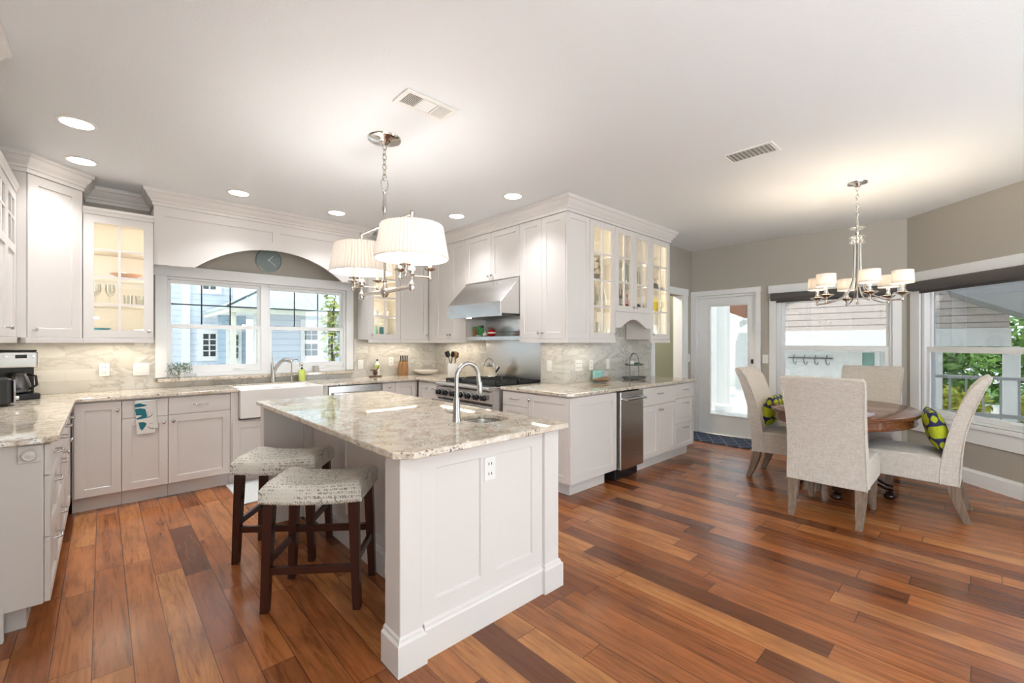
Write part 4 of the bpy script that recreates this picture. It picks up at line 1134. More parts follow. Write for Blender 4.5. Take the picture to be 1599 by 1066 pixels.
obj('stem', MB().lathe([(0, 1.655), (.016, 1.66), (.030, 1.685), (.030, 1.715), (.014, 1.735), (.011, 1.76), (.018, 1.77), (.0095, 1.785), (.0095, 2.12), (.02, 2.13), (.02, 2.17), (.012, 2.18), (.010, 2.24), (.017, 2.26), (.013, 2.30), (.010, 2.36), (.014, 2.375), (0, 2.392)], 20), M['nickel'], pd, smooth=40)
D2 = .362
obj('top_bar', MB().tube([(0, -D2, 2.155), (0, D2, 2.155)], .0085, 10).lathe([(0, 2.095), (.008, 2.098), (.008, 2.14), (.016, 2.15), (.016, 2.165), (0, 2.178)], 14, (0, -D2, 0)).lathe([(0, 2.095), (.008, 2.098), (.008, 2.14), (.016, 2.15), (.016, 2.165), (0, 2.178)], 14, (0, D2, 0)), M['nickel'], pd, smooth=50)
obj('lower_bar', MB().tube([(0, -D2, 1.70), (0, -.10, 1.70), (0, .10, 1.70), (0, D2, 1.70)], [.010, .016, .016, .010], 12), M['nickel'], pd, smooth=50)
def pleat_shade(r0, r1, z0, z1, n=60):
    mb = MB(); vs = []; fs = []; N = n * 3
    rows = [(0, z0, r0), (1, z0 + .006, r0), (1, (z0 + z1) / 2, (r0 + r1) / 2), (1, z1 - .006, r1), (0, z1, r1)]
    for w, z, r in rows:
        for i in range(N):
            a = 2 * pi * i / N; q = r + w * .0050 * (1 if i % 3 == 0 else (-.4 if i % 3 == 1 else -.6)); vs.append((q * cos(a), q * sin(a), z))
    for k in range(len(rows) - 1):
        for i in range(N): j = (i + 1) % N; fs.append((k * N + i, k * N + j, k * N + N + j, k * N + N + i))
    return mb.add(vs, fs)
for sy in (-1, 1):
    y = sy * D2
    sd = obj('lamp_shade', pleat_shade(.222, .188, 1.872, 2.078), M['shade'], pd, (0, y, 0), solid=.0015)
    obj('rim', MB().tube([(.223 * cos(a), .223 * sin(a), 1.872) for a in [2 * pi * i / 64 for i in range(64)]], .0035, 6, closed=True), M['shade'], sd)
    obj('finial', MB().lathe([(0, 1.665), (.016, 1.675), (.024, 1.70), (.016, 1.722), (.008, 1.735), (.008, 1.765), (.022, 1.775), (.024, 1.81), (.018, 1.822), (.004, 1.826), (.004, 2.093), (0, 2.0935)], 18, (0, y, 0)), M['nickel'], pd, smooth=40)
    for k in range(3):
        a = radians(100 + 120 * k)
        ar = MB().tube([(.02, 0, 1.79), (.115, 0, 1.785)], .0055, 8).lathe([(0, 1.768), (.011, 1.772), (.012, 1.79), (.007, 1.80), (.007, 1.825), (.034, 1.834), (.037, 1.842), (.014, 1.842), (.013, 1.85), (0, 1.851)], 18, (.115, 0, 0)).rot(a).mv(0, y, -.024)
        arm = obj('arm', ar, M['nickel'], pd, smooth=40)
        obj('candle_sleeve', MB().lathe([(.0115, 1.8515), (.0115, 1.925), (0, 1.926)], 14, (.115, 0, 0)).rot(a).mv(0, y, -.024), M['cream'], arm, smooth=40)
        obj('bulb', MB().lathe([(.007, 1.9265), (.014, 1.945), (.011, 1.965), (0, 1.985)], 12, (.115, 0, 0)).rot(a).mv(0, y, -.024), M['bulb'], arm, smooth=60)
    lamp('pendant_glow', 'POINT', (PX, PY + y, 1.965), P_PEND, (1, .97, .93), radius=.05)

CX, CY = 4.80, .745
cd = thing('chandelier', 'six-arm nickel chandelier with small square-edged shades over the dining table', 'chandelier', (CX, CY, 0))
obj('canopy', MB().lathe([(0, 2.70), (.02, 2.705), (.03, 2.722), (.072, 2.73), (.075, 2.7395), (0, 2.7396)], 28), M['nickel'], cd, smooth=40)
obj('chain', chain(0, 0, 2.425, 2.705, 8, .003, .010), M['nickel'], cd, smooth=60)
obj('stem', MB().lathe([(0, 1.680), (.012, 1.688), (.012, 1.70), (.006, 1.71), (.006, 2.20), (.015, 2.22), (.015, 2.245), (.010, 2.25), (.010, 2.285), (.018, 2.30), (.012, 2.33), (.012, 2.36), (.016, 2.375), (.011, 2.395), (.006, 2.43), (0, 2.432)], 16), M['nickel'], cd, smooth=40)
obj('crystal_dish', MB().lathe([(.014, 2.332), (.05, 2.338), (.066, 2.346), (.05, 2.352), (.014, 2.350)], 28), M['crystal'], cd, smooth=60)
obj('crystal_collar', MB().lathe([(.017, 2.222), (.055, 2.215), (.062, 2.225), (.045, 2.235), (.045, 2.25), (.060, 2.262), (.055, 2.272), (.017, 2.268)], 28), M['crystal'], cd, smooth=60)
NDIR = atan2(-CY, -CX)
for k in range(6):
    a = NDIR + radians(15 + 60 * k)
    pts = [(.024, 0, 2.21), (.026, 0, 2.0), (.034, 0, 1.90), (.060, 0, 1.82), (.105, 0, 1.760), (.165, 0, 1.722), (.230, 0, 1.706), (.300, 0, 1.704)]
    ar = MB().tube(pts, .006, 8).lathe([(0, 1.690), (.012, 1.697), (.012, 1.712), (.007, 1.722), (.012, 1.735), (.045, 1.752), (.058, 1.760), (.054, 1.764), (.02, 1.756), (.0, 1.756)], 20, (.300, 0, 0)).rot(a)
    arm = obj('arm', ar, M['nickel'], cd, smooth=40)
    obj('crystal_column', MB().lathe([(.017, 1.7645), (.019, 1.785), (.014, 1.79), (.014, 1.845), (.017, 1.85), (0, 1.851)], 16, (.300, 0, 0)).rot(a), M['crystal'], arm, smooth=40)
    obj('bulb', MB().lathe([(.008, 1.8515), (.014, 1.875), (.010, 1.90), (0, 1.92)], 12, (.300, 0, 0)).rot(a), M['bulb'], arm, smooth=60)
    obj('lamp_shade', MB().lathe([(.080, 1.835), (.080, 1.840), (.0775, 1.841), (.0765, 1.935), (.078, 1.936), (.078, 1.941)], 36, (.300, 0, 0)).rot(a) if False else MB().grid(36, 5, lambda u, v: (.300 + (.073 - .003 * v) * cos(2 * pi * u), (.073 - .003 * v) * sin(2 * pi * u), 1.835 + .106 * v), wrap_u=True).rot(a), M['shade'], cd, solid=.0015, smooth=50)
    lamp('chandelier_glow', 'POINT', (CX + .3 * cos(a), CY + .3 * sin(a), 1.90), P_CHAN, (1, .83, .60), radius=.02)

SPOTS = [(-.118, 3.911, 'round recessed ceiling light nearest above the left cabinets'), (-.117, 4.70, 'round recessed ceiling light over the left corner cabinet'),
         (.926, 4.708, 'round recessed ceiling light above the left half of the window valance'), (1.834, 4.713, 'round recessed ceiling light behind the pendant chain'),
         (2.84, 3.936, 'round recessed ceiling light in front of the range hood'), (2.846, 3.039, 'round recessed ceiling light before the tall corner cabinet')]
can = None
for x, y, lab in SPOTS:
    if can is None:
        can = thing('recessed_light', lab, 'ceiling light', (x, y, H), 0, 'recessed ceiling lights')
        obj('trim_ring', MB().lathe([(.078, -.0005), (.098, -.0005), (.100, -.004), (.094, -.007), (.080, -.006), (.078, -.0005)], 36), M['plastic'], can, smooth=40)
        obj('lens', MB().lathe([(.079, -.0008), (.079, -.0035), (0, -.004)], 32), M['can_light'], can)
    else: dup(can, (x, y, H), None, lab)
    lamp('downlight', 'AREA', (x, y, H - .012), P_CAN, (.97, .98, 1.0), size=.14, spread=radians(105))

def vent(label, x0, x1, y0, y1, kind):
    v = thing('ceiling_vent', label, 'vent', ((x0 + x1) / 2, (y0 + y1) / 2, H))
    a, b = (x1 - x0) / 2, (y1 - y0) / 2; f = .028
    obj('frame', MB().prism(rrect(-a, a, -b, b, .004, 1), -.001, -.008, 'z') if False else MB().slab([-a, -a + f, a - f, a], [-b, -b + f, b - f, b], lambda i, j: None if (i == 1 and j == 1) else .001, .009).xf(lambda p, q, r: (p, r, -q)), M['plastic'], v, bevel=.003)
    obj('backing', MB().box(-a + f, a - f, -b + f, b - f, -.0022, -.0006), M['steel_dark'] if kind == 3 else M['vent_grey'], v)
    if kind == 3:
        n = 3; w = (2 * a - 2 * f - .02) / 3
        for s_ in range(3):
            xs = -a + f + s_ * (w + .01)
            if s_ == 1:
                obj('damper', MB().slab([xs + .002, xs + w - .002], [-b + f + .003, b - f - .003], lambda i, j: .004, .007).xf(lambda p, q, r: (p, r, -q)), M['trim'], v)
                continue
            t = 9
            for k in range(t):
                xc = xs + w * (k + .5) / t; q = .006 if s_ == 0 else -.006
                obj('louver', MB().prism([(xc - .003 - q * .6, -.008), (xc - .0015 - q * .6, -.008), (xc + .003 + q * .2, -.0025), (xc + .0015 + q * .2, -.0025)] if s_ == 0 else [(xc - .005, -.0085), (xc + .005, -.006), (xc + .005, -.0045), (xc - .005, -.007)], -b + f + .001, b - f - .001), M['plastic'], v)
        for xs in (-a + f + w + .001, -a + f + 2 * w + .011): obj('divider', MB().box(xs, xs + .008, -b + f, b - f, -.0085, -.0024), M['plastic'], v)
    else:
        for k in range(10):
            yc = -b + f + (2 * b - 2 * f) * (k + .5) / 10
            obj('louver', MB().prism([(yc - .008, -.0085), (yc + .004, -.004), (yc + .004, -.0030), (yc - .008, -.0075)], -a + f, a - f, 'x'), M['plastic'], v)
    return v
vent('white three-section ceiling vent above the island pendant', 1.216, 1.562, 2.137, 2.312, 3)
vent('slatted white ceiling vent between kitchen and dining bay', 3.36, 3.575, .988, 1.334, 1)

# in-cabinet and under-cabinet strips
def strip_light(loc, sx, sy, power, label=None):
    lamp('cabinet_strip', 'AREA', loc, power, (1, .90, .74), size=sx, size_y=sy)
strip_light((-.55, 4.2, 1.345), .05, .9, P_UND); strip_light((-.35, 5.2, 1.345), .35, .05, P_UND); strip_light((.11, 5.28, 1.345), .4, .05, P_UND)
strip_light((2.78, 5.28, 1.345), .7, .05, P_UND * 1.3); strip_light((3.40, 4.70, 1.345), .05, .7, P_UND * 1.3); strip_light((3.38, 3.1, 1.345), .05, .4, P_UND * .6); strip_light((3.80, 2.86, 1.345), .4, .05, P_UND * .6)
for x0, w, yf, z0, z1 in ((-.119, .457, YU, UZ, 2.432), (2.372, .428, YU, UZ, 2.432), (3.572, .447, PU, UZ, UT), (4.0195, .730, PU, 1.69, UT), (4.750, .467, PU, UZ, UT)):
    for xx in (x0 + .034, x0 + w - .034):
        d_ = Vector((x0 + w / 2 - xx, .22, 0))
        o_ = lamp('cabinet_lamp', 'AREA', (xx, yf + DT + .010, (z0 + z1) / 2), P_IN * (z1 - z0), (1, .91, .76), size=.012, size_y=(z1 - z0) - .08)
        o_.rotation_euler = (HALF, 0, atan2(d_.y, d_.x) - HALF)
for x, y, z0, z1 in ((3.977, 2.80, 1.42, 2.56),):
    pst = one('led_strip', 'glowing vertical light strip inside the nearest tall glass cabinet', 'light', MB().box(3.985, 3.9975, 2.709, 2.722, 1.412, 2.575), M['strip'])

# ------------------------------------------------------------------ blinds, clock, towel, plates on the walls
def roller(label, loc, rz, w):
    r = thing('roller_blind', label, 'blind', loc, rz)
    obj('roll', MB().lathe([(.052, 0), (.052, w)], 24, axis='x'), M['blind'], r, smooth=40)
    obj('hem', MB().box(.01, w - .01, .046, .051, -.075, -.01), M['blind'], r)
    return r
roller('charcoal roller blind rolled up over the nook window', (6.515, 1.925, 1.955), -HALF, 1.265)
bp = bay(.125, .065, 1.955)
roller('charcoal roller blind rolled up over the large bay window', bp, BAY, 2.02)

ck = thing('wall_clock', 'round slate-blue wall clock under the valance arch', 'clock', (1.352, 5.43, 2.266))
obj('case', MB().lathe([(.128, .001), (.130, .022), (.122, .030), (.118, .024), (0, .022)], 48, axis='y'), [M['clockrim']], ck, smooth=40)
obj('dial', MB().lathe([(.117, .0245), (0, .0255)], 40, axis='y'), M['clockface'], ck)
mk = MB()
for k in range(12):
    a = radians(30 * k); m2 = MB().box(-.004, .004, -.0270, -.0256, .088, .102); m2.rot(a, axis='Y'); mk.add(m2.v, m2.f)
obj('hour_marks', mk, M['clockrim'], ck)
obj('hour_hand', MB().box(-.003, .003, -.0282, -.0274, -.015, .062).rot(radians(40), axis='Y'), M['plastic'], ck)
obj('minute_hand', MB().box(-.002, .002, -.0292, -.0284, -.02, .092).rot(radians(132), axis='Y'), M['plastic'], ck)

tb = thing('tea_towel', 'white tea towel with teal shapes hung over the drawer front', 'towel', (.195, 4.823, .585))
TWM = [mat('towel_cotton', (.78, .765, .72), .9), mat('towel_teal', (.02, .17, .22), .9), mat('towel_ink', (.12, .13, .14), .9)]
def inpoly(p, poly):
    c = False
    for i in range(len(poly)):
        a, b = poly[i], poly[i - 1]
        if (a[1] > p[1]) != (b[1] > p[1]) and p[0] < (b[0] - a[0]) * (p[1] - a[1]) / (b[1] - a[1]) + a[0]: c = not c
    return c
TEAL = [[(.0, .92), (.25, .945), (.40, .92), (.70, .865), (.40, .83), (.0, .82)],
        [(.0, .78), (.30, .79), (.55, .755), (.60, .62), (.62, .48), (.3, .46), (.03, .45), (.04, .49), (.33, .55), (.30, .575), (.02, .58)],
        [(.12, .36), (.40, .365), (.56, .31), (.50, .24), (.27, .10), (.16, .19)]]
INK = [[(.64, .66), (.66, .66), (.66, .50), (.88, .55), (.90, .62), (.92, .62), (.90, .53), (.64, .47)], [(.62, .22), (.66, .15), (.95, .12), (.95, .14), (.68, .17), (.64, .23)], [(.70, .28), (.90, .30), (.90, .31), (.70, .29)]]
def towel(w, h, nx, nz, y0, figs=True):
    mb = MB(); vs = [((i / (nx - 1)) * w + .018 * (1 - j / (nz - 1)), y0 - .004 * sin(5 * i / nx) , h * j / (nz - 1)) for j in range(nz) for i in range(nx)]
    for j in range(nz - 1):
        for i in range(nx - 1):
            p = ((i + .5) / (nx - 1), (j + .5) / (nz - 1)); mi = 0
            if figs:
                if any(inpoly(p, q) for q in TEAL): mi = 1
                elif any(inpoly(p, q) for q in INK): mi = 2
            a = j * nx + i; mb.add([], [])
            mb.f.append((a, a + 1, a + nx + 1, a + nx)); mb.mi.append(mi)
    mb.v = vs
    return mb
obj('front_fold', towel(.118, .275, 60, 120, -.010), TWM, tb, solid=.002, smooth=60)
obj('back_fold', towel(.128, .245, 12, 20, -.003, False).mv(.012, 0, .03), [TWM[0]], tb, solid=.002, smooth=60)
obj('hang_bar', MB().box(.005, .150, -.016, -.0005, .2755, .283), M['chrome'], tb, bevel=.002)

def plate(label, loc, rz, w=.072, h=.117, kind='outlet', gangs=1):
    t = thing('wall_outlet' if kind == 'outlet' else 'light_switch', label, kind, loc, rz)
    obj('cover', MB().box(-w / 2, w / 2, -.006, -.0004, -h / 2, h / 2), M['plastic'], t, bevel=.002)
    for g in range(gangs):
        cx = (g - (gangs - 1) / 2) * .046
        if kind == 'outlet':
            for z in (.024, -.024):
                for x in (-.008, .008): obj('slot', MB().box(cx + x - .0015, cx + x + .0015, -.0075, -.0062, z - .006, z + .006), M['slot'], t)
        else: obj('rocker', MB().box(cx - .016, cx + .016, -.0095, -.0062, -.034, .034), M['plastic'], t, bevel=.002)
    return t
plate('white wall outlet on the marble tile left of the kitchen window', (.012, 5.4195, 1.105), 0)
plate('white double light switch beside the kitchen window casing', (.268, 5.4195, 1.10), 0, .118, kind='switch', gangs=2)
plate('white light switch on the marble tile right of the kitchen window', (2.41, 5.4195, 1.075), 0, kind='switch')
plate('white wall outlet left of the knife block', (2.83, 5.4195, 1.10), 0)
plate('white light switch on the tiled wall end right of the range', (3.5405, 3.20, 1.10), -HALF, kind='switch')
plate('wide white wall outlet plate on the peninsula tile nearest its corner', (3.82, 3.03, 1.10), 0, .118, .117, 'outlet', 2)
plate('white wall outlet above the shell dish', (4.05, 3.03, 1.10), 0)
plate('white light switch between shell dish and tiered stand', (4.37, 3.03, 1.10), 0, kind='switch')
plate('white light switch between garden door and nook window', (6.58, 2.015, 1.13), -HALF, kind='switch')
plate('small white light switch in the corner beside the hall doorway', (6.50, 3.04, 1.12), 0, .06, kind='switch')

# ------------------------------------------------------------------ mats
one('door_mat', 'navy mat with pale diamond lines in front of the garden door', 'mat', MB().box(5.98, 6.56, 2.02, 3.02, .0005, .012), M['mat'], bevel=.004)
one('kitchen_mat', 'pale grey mat on the floor in front of the farmhouse sink', 'mat', MB().box(.85, 2.05, 4.20, 4.87, .0005, .012), M['floormat'], bevel=.004)

# ------------------------------------------------------------------ things on the counters
cm = thing('coffee_maker', 'black and stainless coffee maker in the left counter corner', 'coffee maker', (-.50, 5.10, ZT), radians(12))
obj('base', MB().box(-.10, .125, -.13, .12, 0, .045), M['black'], cm, bevel=.008, seg=2)
obj('column', MB().box(-.10, .11, .02, .12, .0455, .245), M['black'], cm, bevel=.004)
obj('head', MB().box(-.11, .115, -.11, .125, .2455, .37), M['steel'], cm, bevel=.010, seg=2)
obj('side_tank', MB().box(-.215, -.1105, -.09, .12, 0, .375), M['black'], cm, bevel=.008)
obj('lid', MB().box(-.105, .11, -.105, .12, .3705, .382), M['black'], cm, bevel=.004)
obj('display', MB().box(-.005, .055, -.114, -.1105, .318, .345), M['black'], cm, bevel=.002)
for x in (-.055, .085): obj('button', MB().lathe([(.009, 0), (.009, .006), (0, .007)], 12, (x, -.1105, .332), 'y'), M['chrome'], cm)
cf = obj('carafe', MB().lathe([(.045, .047), (.066, .06), (.070, .11), (.055, .17), (.042, .195), (.046, .205), (0, .206)], 24, (.015, -.055, 0)), M['steel_dark'], cm, smooth=40)
obj('carafe_handle', MB().tube([(.06, -.09, .19), (.10, -.12, .18), (.105, -.125, .11), (.07, -.095, .08)], .009, 8), M['black'], cf, smooth=50)
ts = thing('toaster', 'black two-slot toaster with chrome end in front of the coffee maker', 'toaster', (-.545, 4.60, ZT), radians(8))
obj('body', MB().box(-.10, .082, -.10, .10, .012, .195), M['black'], ts, bevel=.022, seg=3)
obj('end_cap', MB().box(.0825, .100, -.085, .085, .015, .185), M['chrome'], ts, bevel=.008, seg=2)
obj('lever', MB().box(.1005, .128, -.018, .018, .105, .122), M['black'], ts, bevel=.004)
obj('dial', MB().lathe([(.014, .1005), (.013, .118), (0, .119)], 14, (0, 0, .05), 'x'), M['chrome'], ts, smooth=40)
obj('slot', MB().box(-.075, .06, -.05, -.02, .1945, .1965).box(-.075, .06, .02, .05, .1945, .1965), M['slot'], ts)
obj('foot', MB().box(-.08, .065, -.07, .07, 0, .0125), M['slot'], ts)
to = thing('toaster_oven', 'dark toaster oven with chrome knobs at the far left edge of the counter', 'toaster oven', (-.565, 4.13, ZT), HALF)
obj('body', MB().box(-.20, .19, -.0, .18, .015, .22), M['black'], to, bevel=.008)
obj('door', MB().box(-.195, .10, -.008, -.0005, .03, .20), M['steel_dark'], to, bevel=.003)
obj('handle', MB().tube([(-.16, -.008, .18), (-.16, -.03, .18), (.07, -.03, .18), (.07, -.008, .18)], .006, 8), M['chrome'], to, smooth=50)
for z in (.06, .115, .17): obj('dial', MB().lathe([(.017, .0005), (.015, .018), (0, .019)], 14, (.145, 0, z), 'y'), M['chrome'], to, smooth=40)
for x in (-.17, .16): obj('foot', MB().box(x - .012, x + .012, .02, .15, 0, .0145), M['slot'], to)

pt = thing('potted_plant', 'small trailing grey-green plant in a white pot on the window sill', 'plant', (.56, 5.405, 1.0048))
obj('pot', MB().lathe([(.030, 0), (.040, .05), (.042, .062), (.036, .062), (.0, .055)], 20), M['porcelain'], pt, smooth=40)
lv = MB(); rnd = random.Random(3)
for k in range(380):
    a = rnd.random() * 2 * pi; r = .02 + .085 * rnd.random() ** .7; z = .078 + .065 * rnd.random() - (max(0, r - .05) * rnd.random() * 2.2 if sin(a) < .2 else 0)
    x, y = r * cos(a), r * sin(a) * .45 - .004; s_ = .007 + .006 * rnd.random(); t_ = rnd.random() * pi
    lv.add([(x, y, z), (x + s_ * cos(t_), y - .3 * s_, z + s_ * .5 * sin(t_)), (x + s_ * 1.6 * cos(t_ + .3), y, z + s_ * 1.3 * sin(t_ + .3)), (x + s_ * .5 * cos(t_ + .9), y + .3 * s_, z + s_ * sin(t_ + .9))], [(0, 1, 2, 3)])
for k in range(40):
    x = -.022 + .012 * rnd.random(); z = .075 - .085 * rnd.random(); s_ = .009; t_ = rnd.random() * pi; y = -.046
    lv.add([(x, y, z), (x + s_ * cos(t_), y - .004, z + s_ * sin(t_)), (x + s_ * 1.5 * cos(t_ + .4), y, z + s_ * 1.5 * sin(t_ + .4)), (x + s_ * .5 * cos(t_ + .9), y, z + s_ * sin(t_ + .9))], [(0, 1, 2, 3)])
obj('foliage', lv, M['leaf_p'], pt)
one('glass_jar', 'tiny clear glass jar beside the potted plant on the sill', 'jar', MB().lathe([(.024, 0), (.024, .035), (.020, .038), (.020, .036), (.021, .004), (0, .003)], 18), M['clear'], (.672, 5.392, 1.0048), smooth=40)
one('grey_canister', 'small pale grey canister on the right of the window sill', 'canister', MB().lathe([(.036, 0), (.036, .072), (.033, .075), (0, .075)], 24), mat('pale_grey', (.50, .47, .44), .5), (1.85, 5.398, 1.0048), smooth=40)
bt = thing('bottle', 'white dispenser bottle with a lime label against the tile', 'bottle', (2.62, 5.385, ZT))
obj('body', MB().lathe([(.030, 0), (.031, .01), (.031, .15), (.024, .175), (.011, .185), (.011, .20), (0, .201)], 18), M['plastic'], bt, smooth=40)
obj('label_band', MB().lathe([(.0316, .10), (.0316, .145)], 18), M['lime'], bt, smooth=40)
obj('cap', MB().lathe([(.012, .2015), (.010, .222), (0, .223)], 12), M['black'], bt, smooth=40)
an = thing('wooden_figure', 'small dark wooden bird figure on a wooden base beside the white bottle', 'ornament', (2.55, 5.29, ZT))
obj('stand', MB().box(-.075, .075, -.035, .035, 0, .016), M['brown_leaf'], an, bevel=.004)
obj('body', MB().lathe([(0, .0165), (.022, .03), (.028, .055), (.018, .085), (0, .10)], 16), M['brown_leaf'], an, smooth=50)
obj('wing', MB().tube([(-.01, 0, .075), (-.05, 0, .095), (-.085, 0, .088)], [.010, .008, .003], 8), M['brown_leaf'], an, smooth=50)
obj('wing', MB().tube([(.01, 0, .08), (.035, 0, .115), (.05, 0, .15)], [.010, .007, .003], 8), M['brown_leaf'], an, smooth=50)
kb_ = thing('knife_block', 'wooden knife block with black-handled knives in the tiled corner', 'knife block', (2.95, 5.30, ZT), radians(-20))
obj('block', MB().prism([(-.06, 0), (.075, 0), (.075, .125), (-.01, .20), (-.06, .17)], -.058, .058, 'x'), M['knifewood'], kb_, bevel=.004)
for k in range(5):
    x = -.042 + .021 * k
    obj('knife_handle', MB().box(-.006, .006, -.009, .009, 0, .095).rot(radians(24), axis='X').mv(x, -.015 - .003 * k, .180), M['black'], kb_, bevel=.002)
one('white_bowl', 'long shallow white serving bowl in the counter corner by the knife block', 'bowl', MB().lathe([(.06, 0), (.10, .01), (.165, .045), (.185, .065), (.181, .066), (.155, .05), (.09, .017), (0, .012)], 40), M['porcelain'], (3.25, 5.22, ZT), smooth=50)
cr2 = thing('utensil_crock', 'white crock of cooking utensils at the left of the range', 'crock', (3.30, 4.66, ZT))
obj('jar', MB().lathe([(.062, 0), (.064, .005), (.064, .165), (.062, .170), (.057, .168), (.057, .02), (0, .018)], 28), M['porcelain'], cr2, smooth=40)
def spatula(x0, y0, dx, dy, L, mt, kind, nm):
    d = Vector((dx, dy, 1)).normalized(); p0 = Vector((x0, y0, .025)); p1 = p0 + d * L; p2_ = p1 + d * .085
    m2 = MB().tube([p0, p1], .005, 8)
    if kind == 'flat': m2.tube([p1, p1 + d * .02, p2_ - d * .015, p2_], [.006, .030, .032, .026], 10, flat=.22)
    else: m2.tube([p1, p1 + d * .02, p1 + d * .05, p2_], [.006, .022, .026, .010], 10, flat=.45)
    o = one(nm[0], nm[1], nm[2], m2, mt, (3.30, 4.66, ZT), smooth=50); return o
spatula(.0, -.035, -.10, .42, .24, M['black'], 'flat', ('spatula', 'black spatula leaning left out of the white crock', 'spatula'))
spatula(.008, -.022, .02, -.08, .22, M['knifewood'], 'spoon', ('wooden_spoon', 'wooden spoon in the middle of the white crock', 'spoon'))
spatula(-.028, .022, -.02, -.26, .23, M['black'], 'spoon', ('ladle', 'black ladle leaning right out of the white crock', 'spoon'))
spatula(.034, .025, .02, -.20, .21, M['brown_leaf'], 'flat', ('wooden_turner', 'dark wooden turner at the back of the white crock', 'spatula'))
pn = one('spoon_rest', 'polished metal ladle standing against the left side of the crock', 'spoon', MB().tube([(0, 0, 0), (0, .01, .11)], .004, 8).lathe([(0, -.02), (.022, -.014), (.030, 0), (.026, .002), (0, -.010)], 16, (0, .015, .13)), M['nickel'], (3.38, 4.79, ZT), smooth=50)
kt = thing('kettle', 'cream stovetop kettle with chrome handle on the range grate', 'kettle', (3.33, 3.97, .9455), radians(-60))
obj('body', MB().lathe([(.088, 0), (.094, .008), (.095, .03), (.088, .075), (.070, .112), (.045, .128), (0, .131)], 30), M['cream'], kt, smooth=50)
obj('lid', MB().lathe([(.044, .1285), (.036, .138), (.012, .143), (.012, .152), (.016, .160), (0, .165)], 20), M['chrome'], kt, smooth=50)
obj('spout', MB().tube([(.07, 0, .06), (.105, 0, .095), (.125, 0, .125)], [.022, .017, .014], 12), M['chrome'], kt, smooth=50)
obj('handle', MB().tube([(.055 * cos(a) * 1.15, 0, .115 + .105 * sin(a)) for a in [pi * k / 12 for k in range(13)]], .0075, 10), M['chrome'], kt, smooth=50)
obj('base_ring', MB().lathe([(.096, .004), (.098, .012), (.096, .020)], 30), M['nickel'], kt, smooth=50)
# on the steel shelf
def jar(label, x, y, r, h, body, cap, nm='spice_jar', cat='jar'):
    t = thing(nm, label, cat, (x, y, 1.4248))
    obj('jar', MB().lathe([(r, 0), (r, h * .72), (r * .8, h * .76), (0, h * .765)], 16), body, t, smooth=40)
    obj('cap', MB().lathe([(r * .85, h * .77), (r * .85, h), (0, h + .001)], 16), cap, t, smooth=40)
    return t
jar('tall green-capped spice jar at the left end of the steel shelf', 3.30, 4.20, .024, .12, M['knifewood'], M['green'])
jar('green spice jar second from the left on the steel shelf', 3.33, 4.135, .026, .13, M['green'], M['green'])
jar('green spice jar third from the left on the steel shelf', 3.31, 4.07, .024, .13, M['green'], M['iron'])
one('white_bird', 'small white china bird beside the red pot on the steel shelf', 'ornament', MB().lathe([(.018, 0), (.030, .012), (.026, .03), (.010, .045), (.012, .055), (0, .062)], 16), M['porcelain'], (3.285, 3.985, 1.4248), smooth=50)
one('salt_dish', 'shallow white dish in front of the green spice jars', 'dish', MB().lathe([(.025, 0), (.040, .015), (.038, .016), (0, .006)], 20), M['porcelain'], (3.265, 4.09, 1.4248), smooth=50)
rp = thing('red_pot', 'round red pot with a white band on the steel shelf', 'pot', (3.30, 3.885, 1.4248))
obj('body', MB().lathe([(.030, 0), (.044, .015), (.050, .04), (.046, .06), (.030, .075), (.010, .082), (.010, .092), (0, .094)], 24), M['red'], rp, smooth=50)
obj('band', MB().lathe([(.0502, .032), (.0512, .04), (.0502, .048)], 24), M['porcelain'], rp, smooth=50)
# peninsula
sd_ = thing('shell_dish', 'wide shallow bronze shell dish on the peninsula worktop', 'dish', (4.02, 2.86, ZT))
def wavy(u, v):
    a = 2 * pi * u; r = .145 * v * (1 + .10 * sin(a) + .03 * sin(3 * a)) + .002; return (r * cos(a), r * sin(a) * .62, .006 + .034 * v ** 2 * (1 + .35 * sin(2 * a + .6)))
obj('dish', MB().grid(48, 10, wavy, wrap_u=True), mat('bronze_shell', (.42, .29, .19), .25, .3), sd_, solid=.006, smooth=60)
ga = thing('glass_ornament', 'seafoam and teal glass ornament standing behind the shell dish', 'ornament', (4.12, 2.985, ZT))
sea = NT('seafoam_glass'); sea.set(Base_Color=sea.ramp(sea.noise(sea.oco(), 18, 3), [(.35, (.10, .48, .52)), (.5, (.45, .70, .68)), (.65, (.16, .62, .34))]), Roughness=.15); 
obj('slab', MB().box(-.095, .095, -.008, .010, .0, .125), sea.m, ga, bevel=.01, seg=2)
ti = thing('tiered_stand', 'galvanized two-tier tray stand with a tall arched handle', 'stand', (4.66, 2.85, ZT))
GAL = mat('galvanized', (.23, .25, .26), .45, .7)
for z in (.012, .165): obj('tray', MB().lathe([(0, z), (.135 if z < .1 else .105, z), (.142 if z < .1 else .112, z + .018), (.139 if z < .1 else .109, z + .018), (.132 if z < .1 else .102, z + .003), (0, z + .003)], 36), GAL, ti, smooth=40)
obj('handle', MB().tube([(-.10, 0, .0)] + [(-.10, 0, .2)] + [(-.10 * cos(a), 0, .20 + .11 * sin(a)) for a in [pi * k / 14 for k in range(1, 14)]] + [(.10, 0, .20), (.10, 0, .0)], .009, 8, flat=.5), GAL, ti, smooth=50)
for a in (0, 2.1, 4.2): obj('foot', MB().lathe([(.008, 0), (.008, .0118)], 10, (.11 * cos(a), .11 * sin(a), 0)), GAL, ti)
vc = thing('small_plant', 'little green succulent sitting on the upper tier of the tray stand', 'plant', (4.72, 2.84, ZT + .169))
lv = MB()
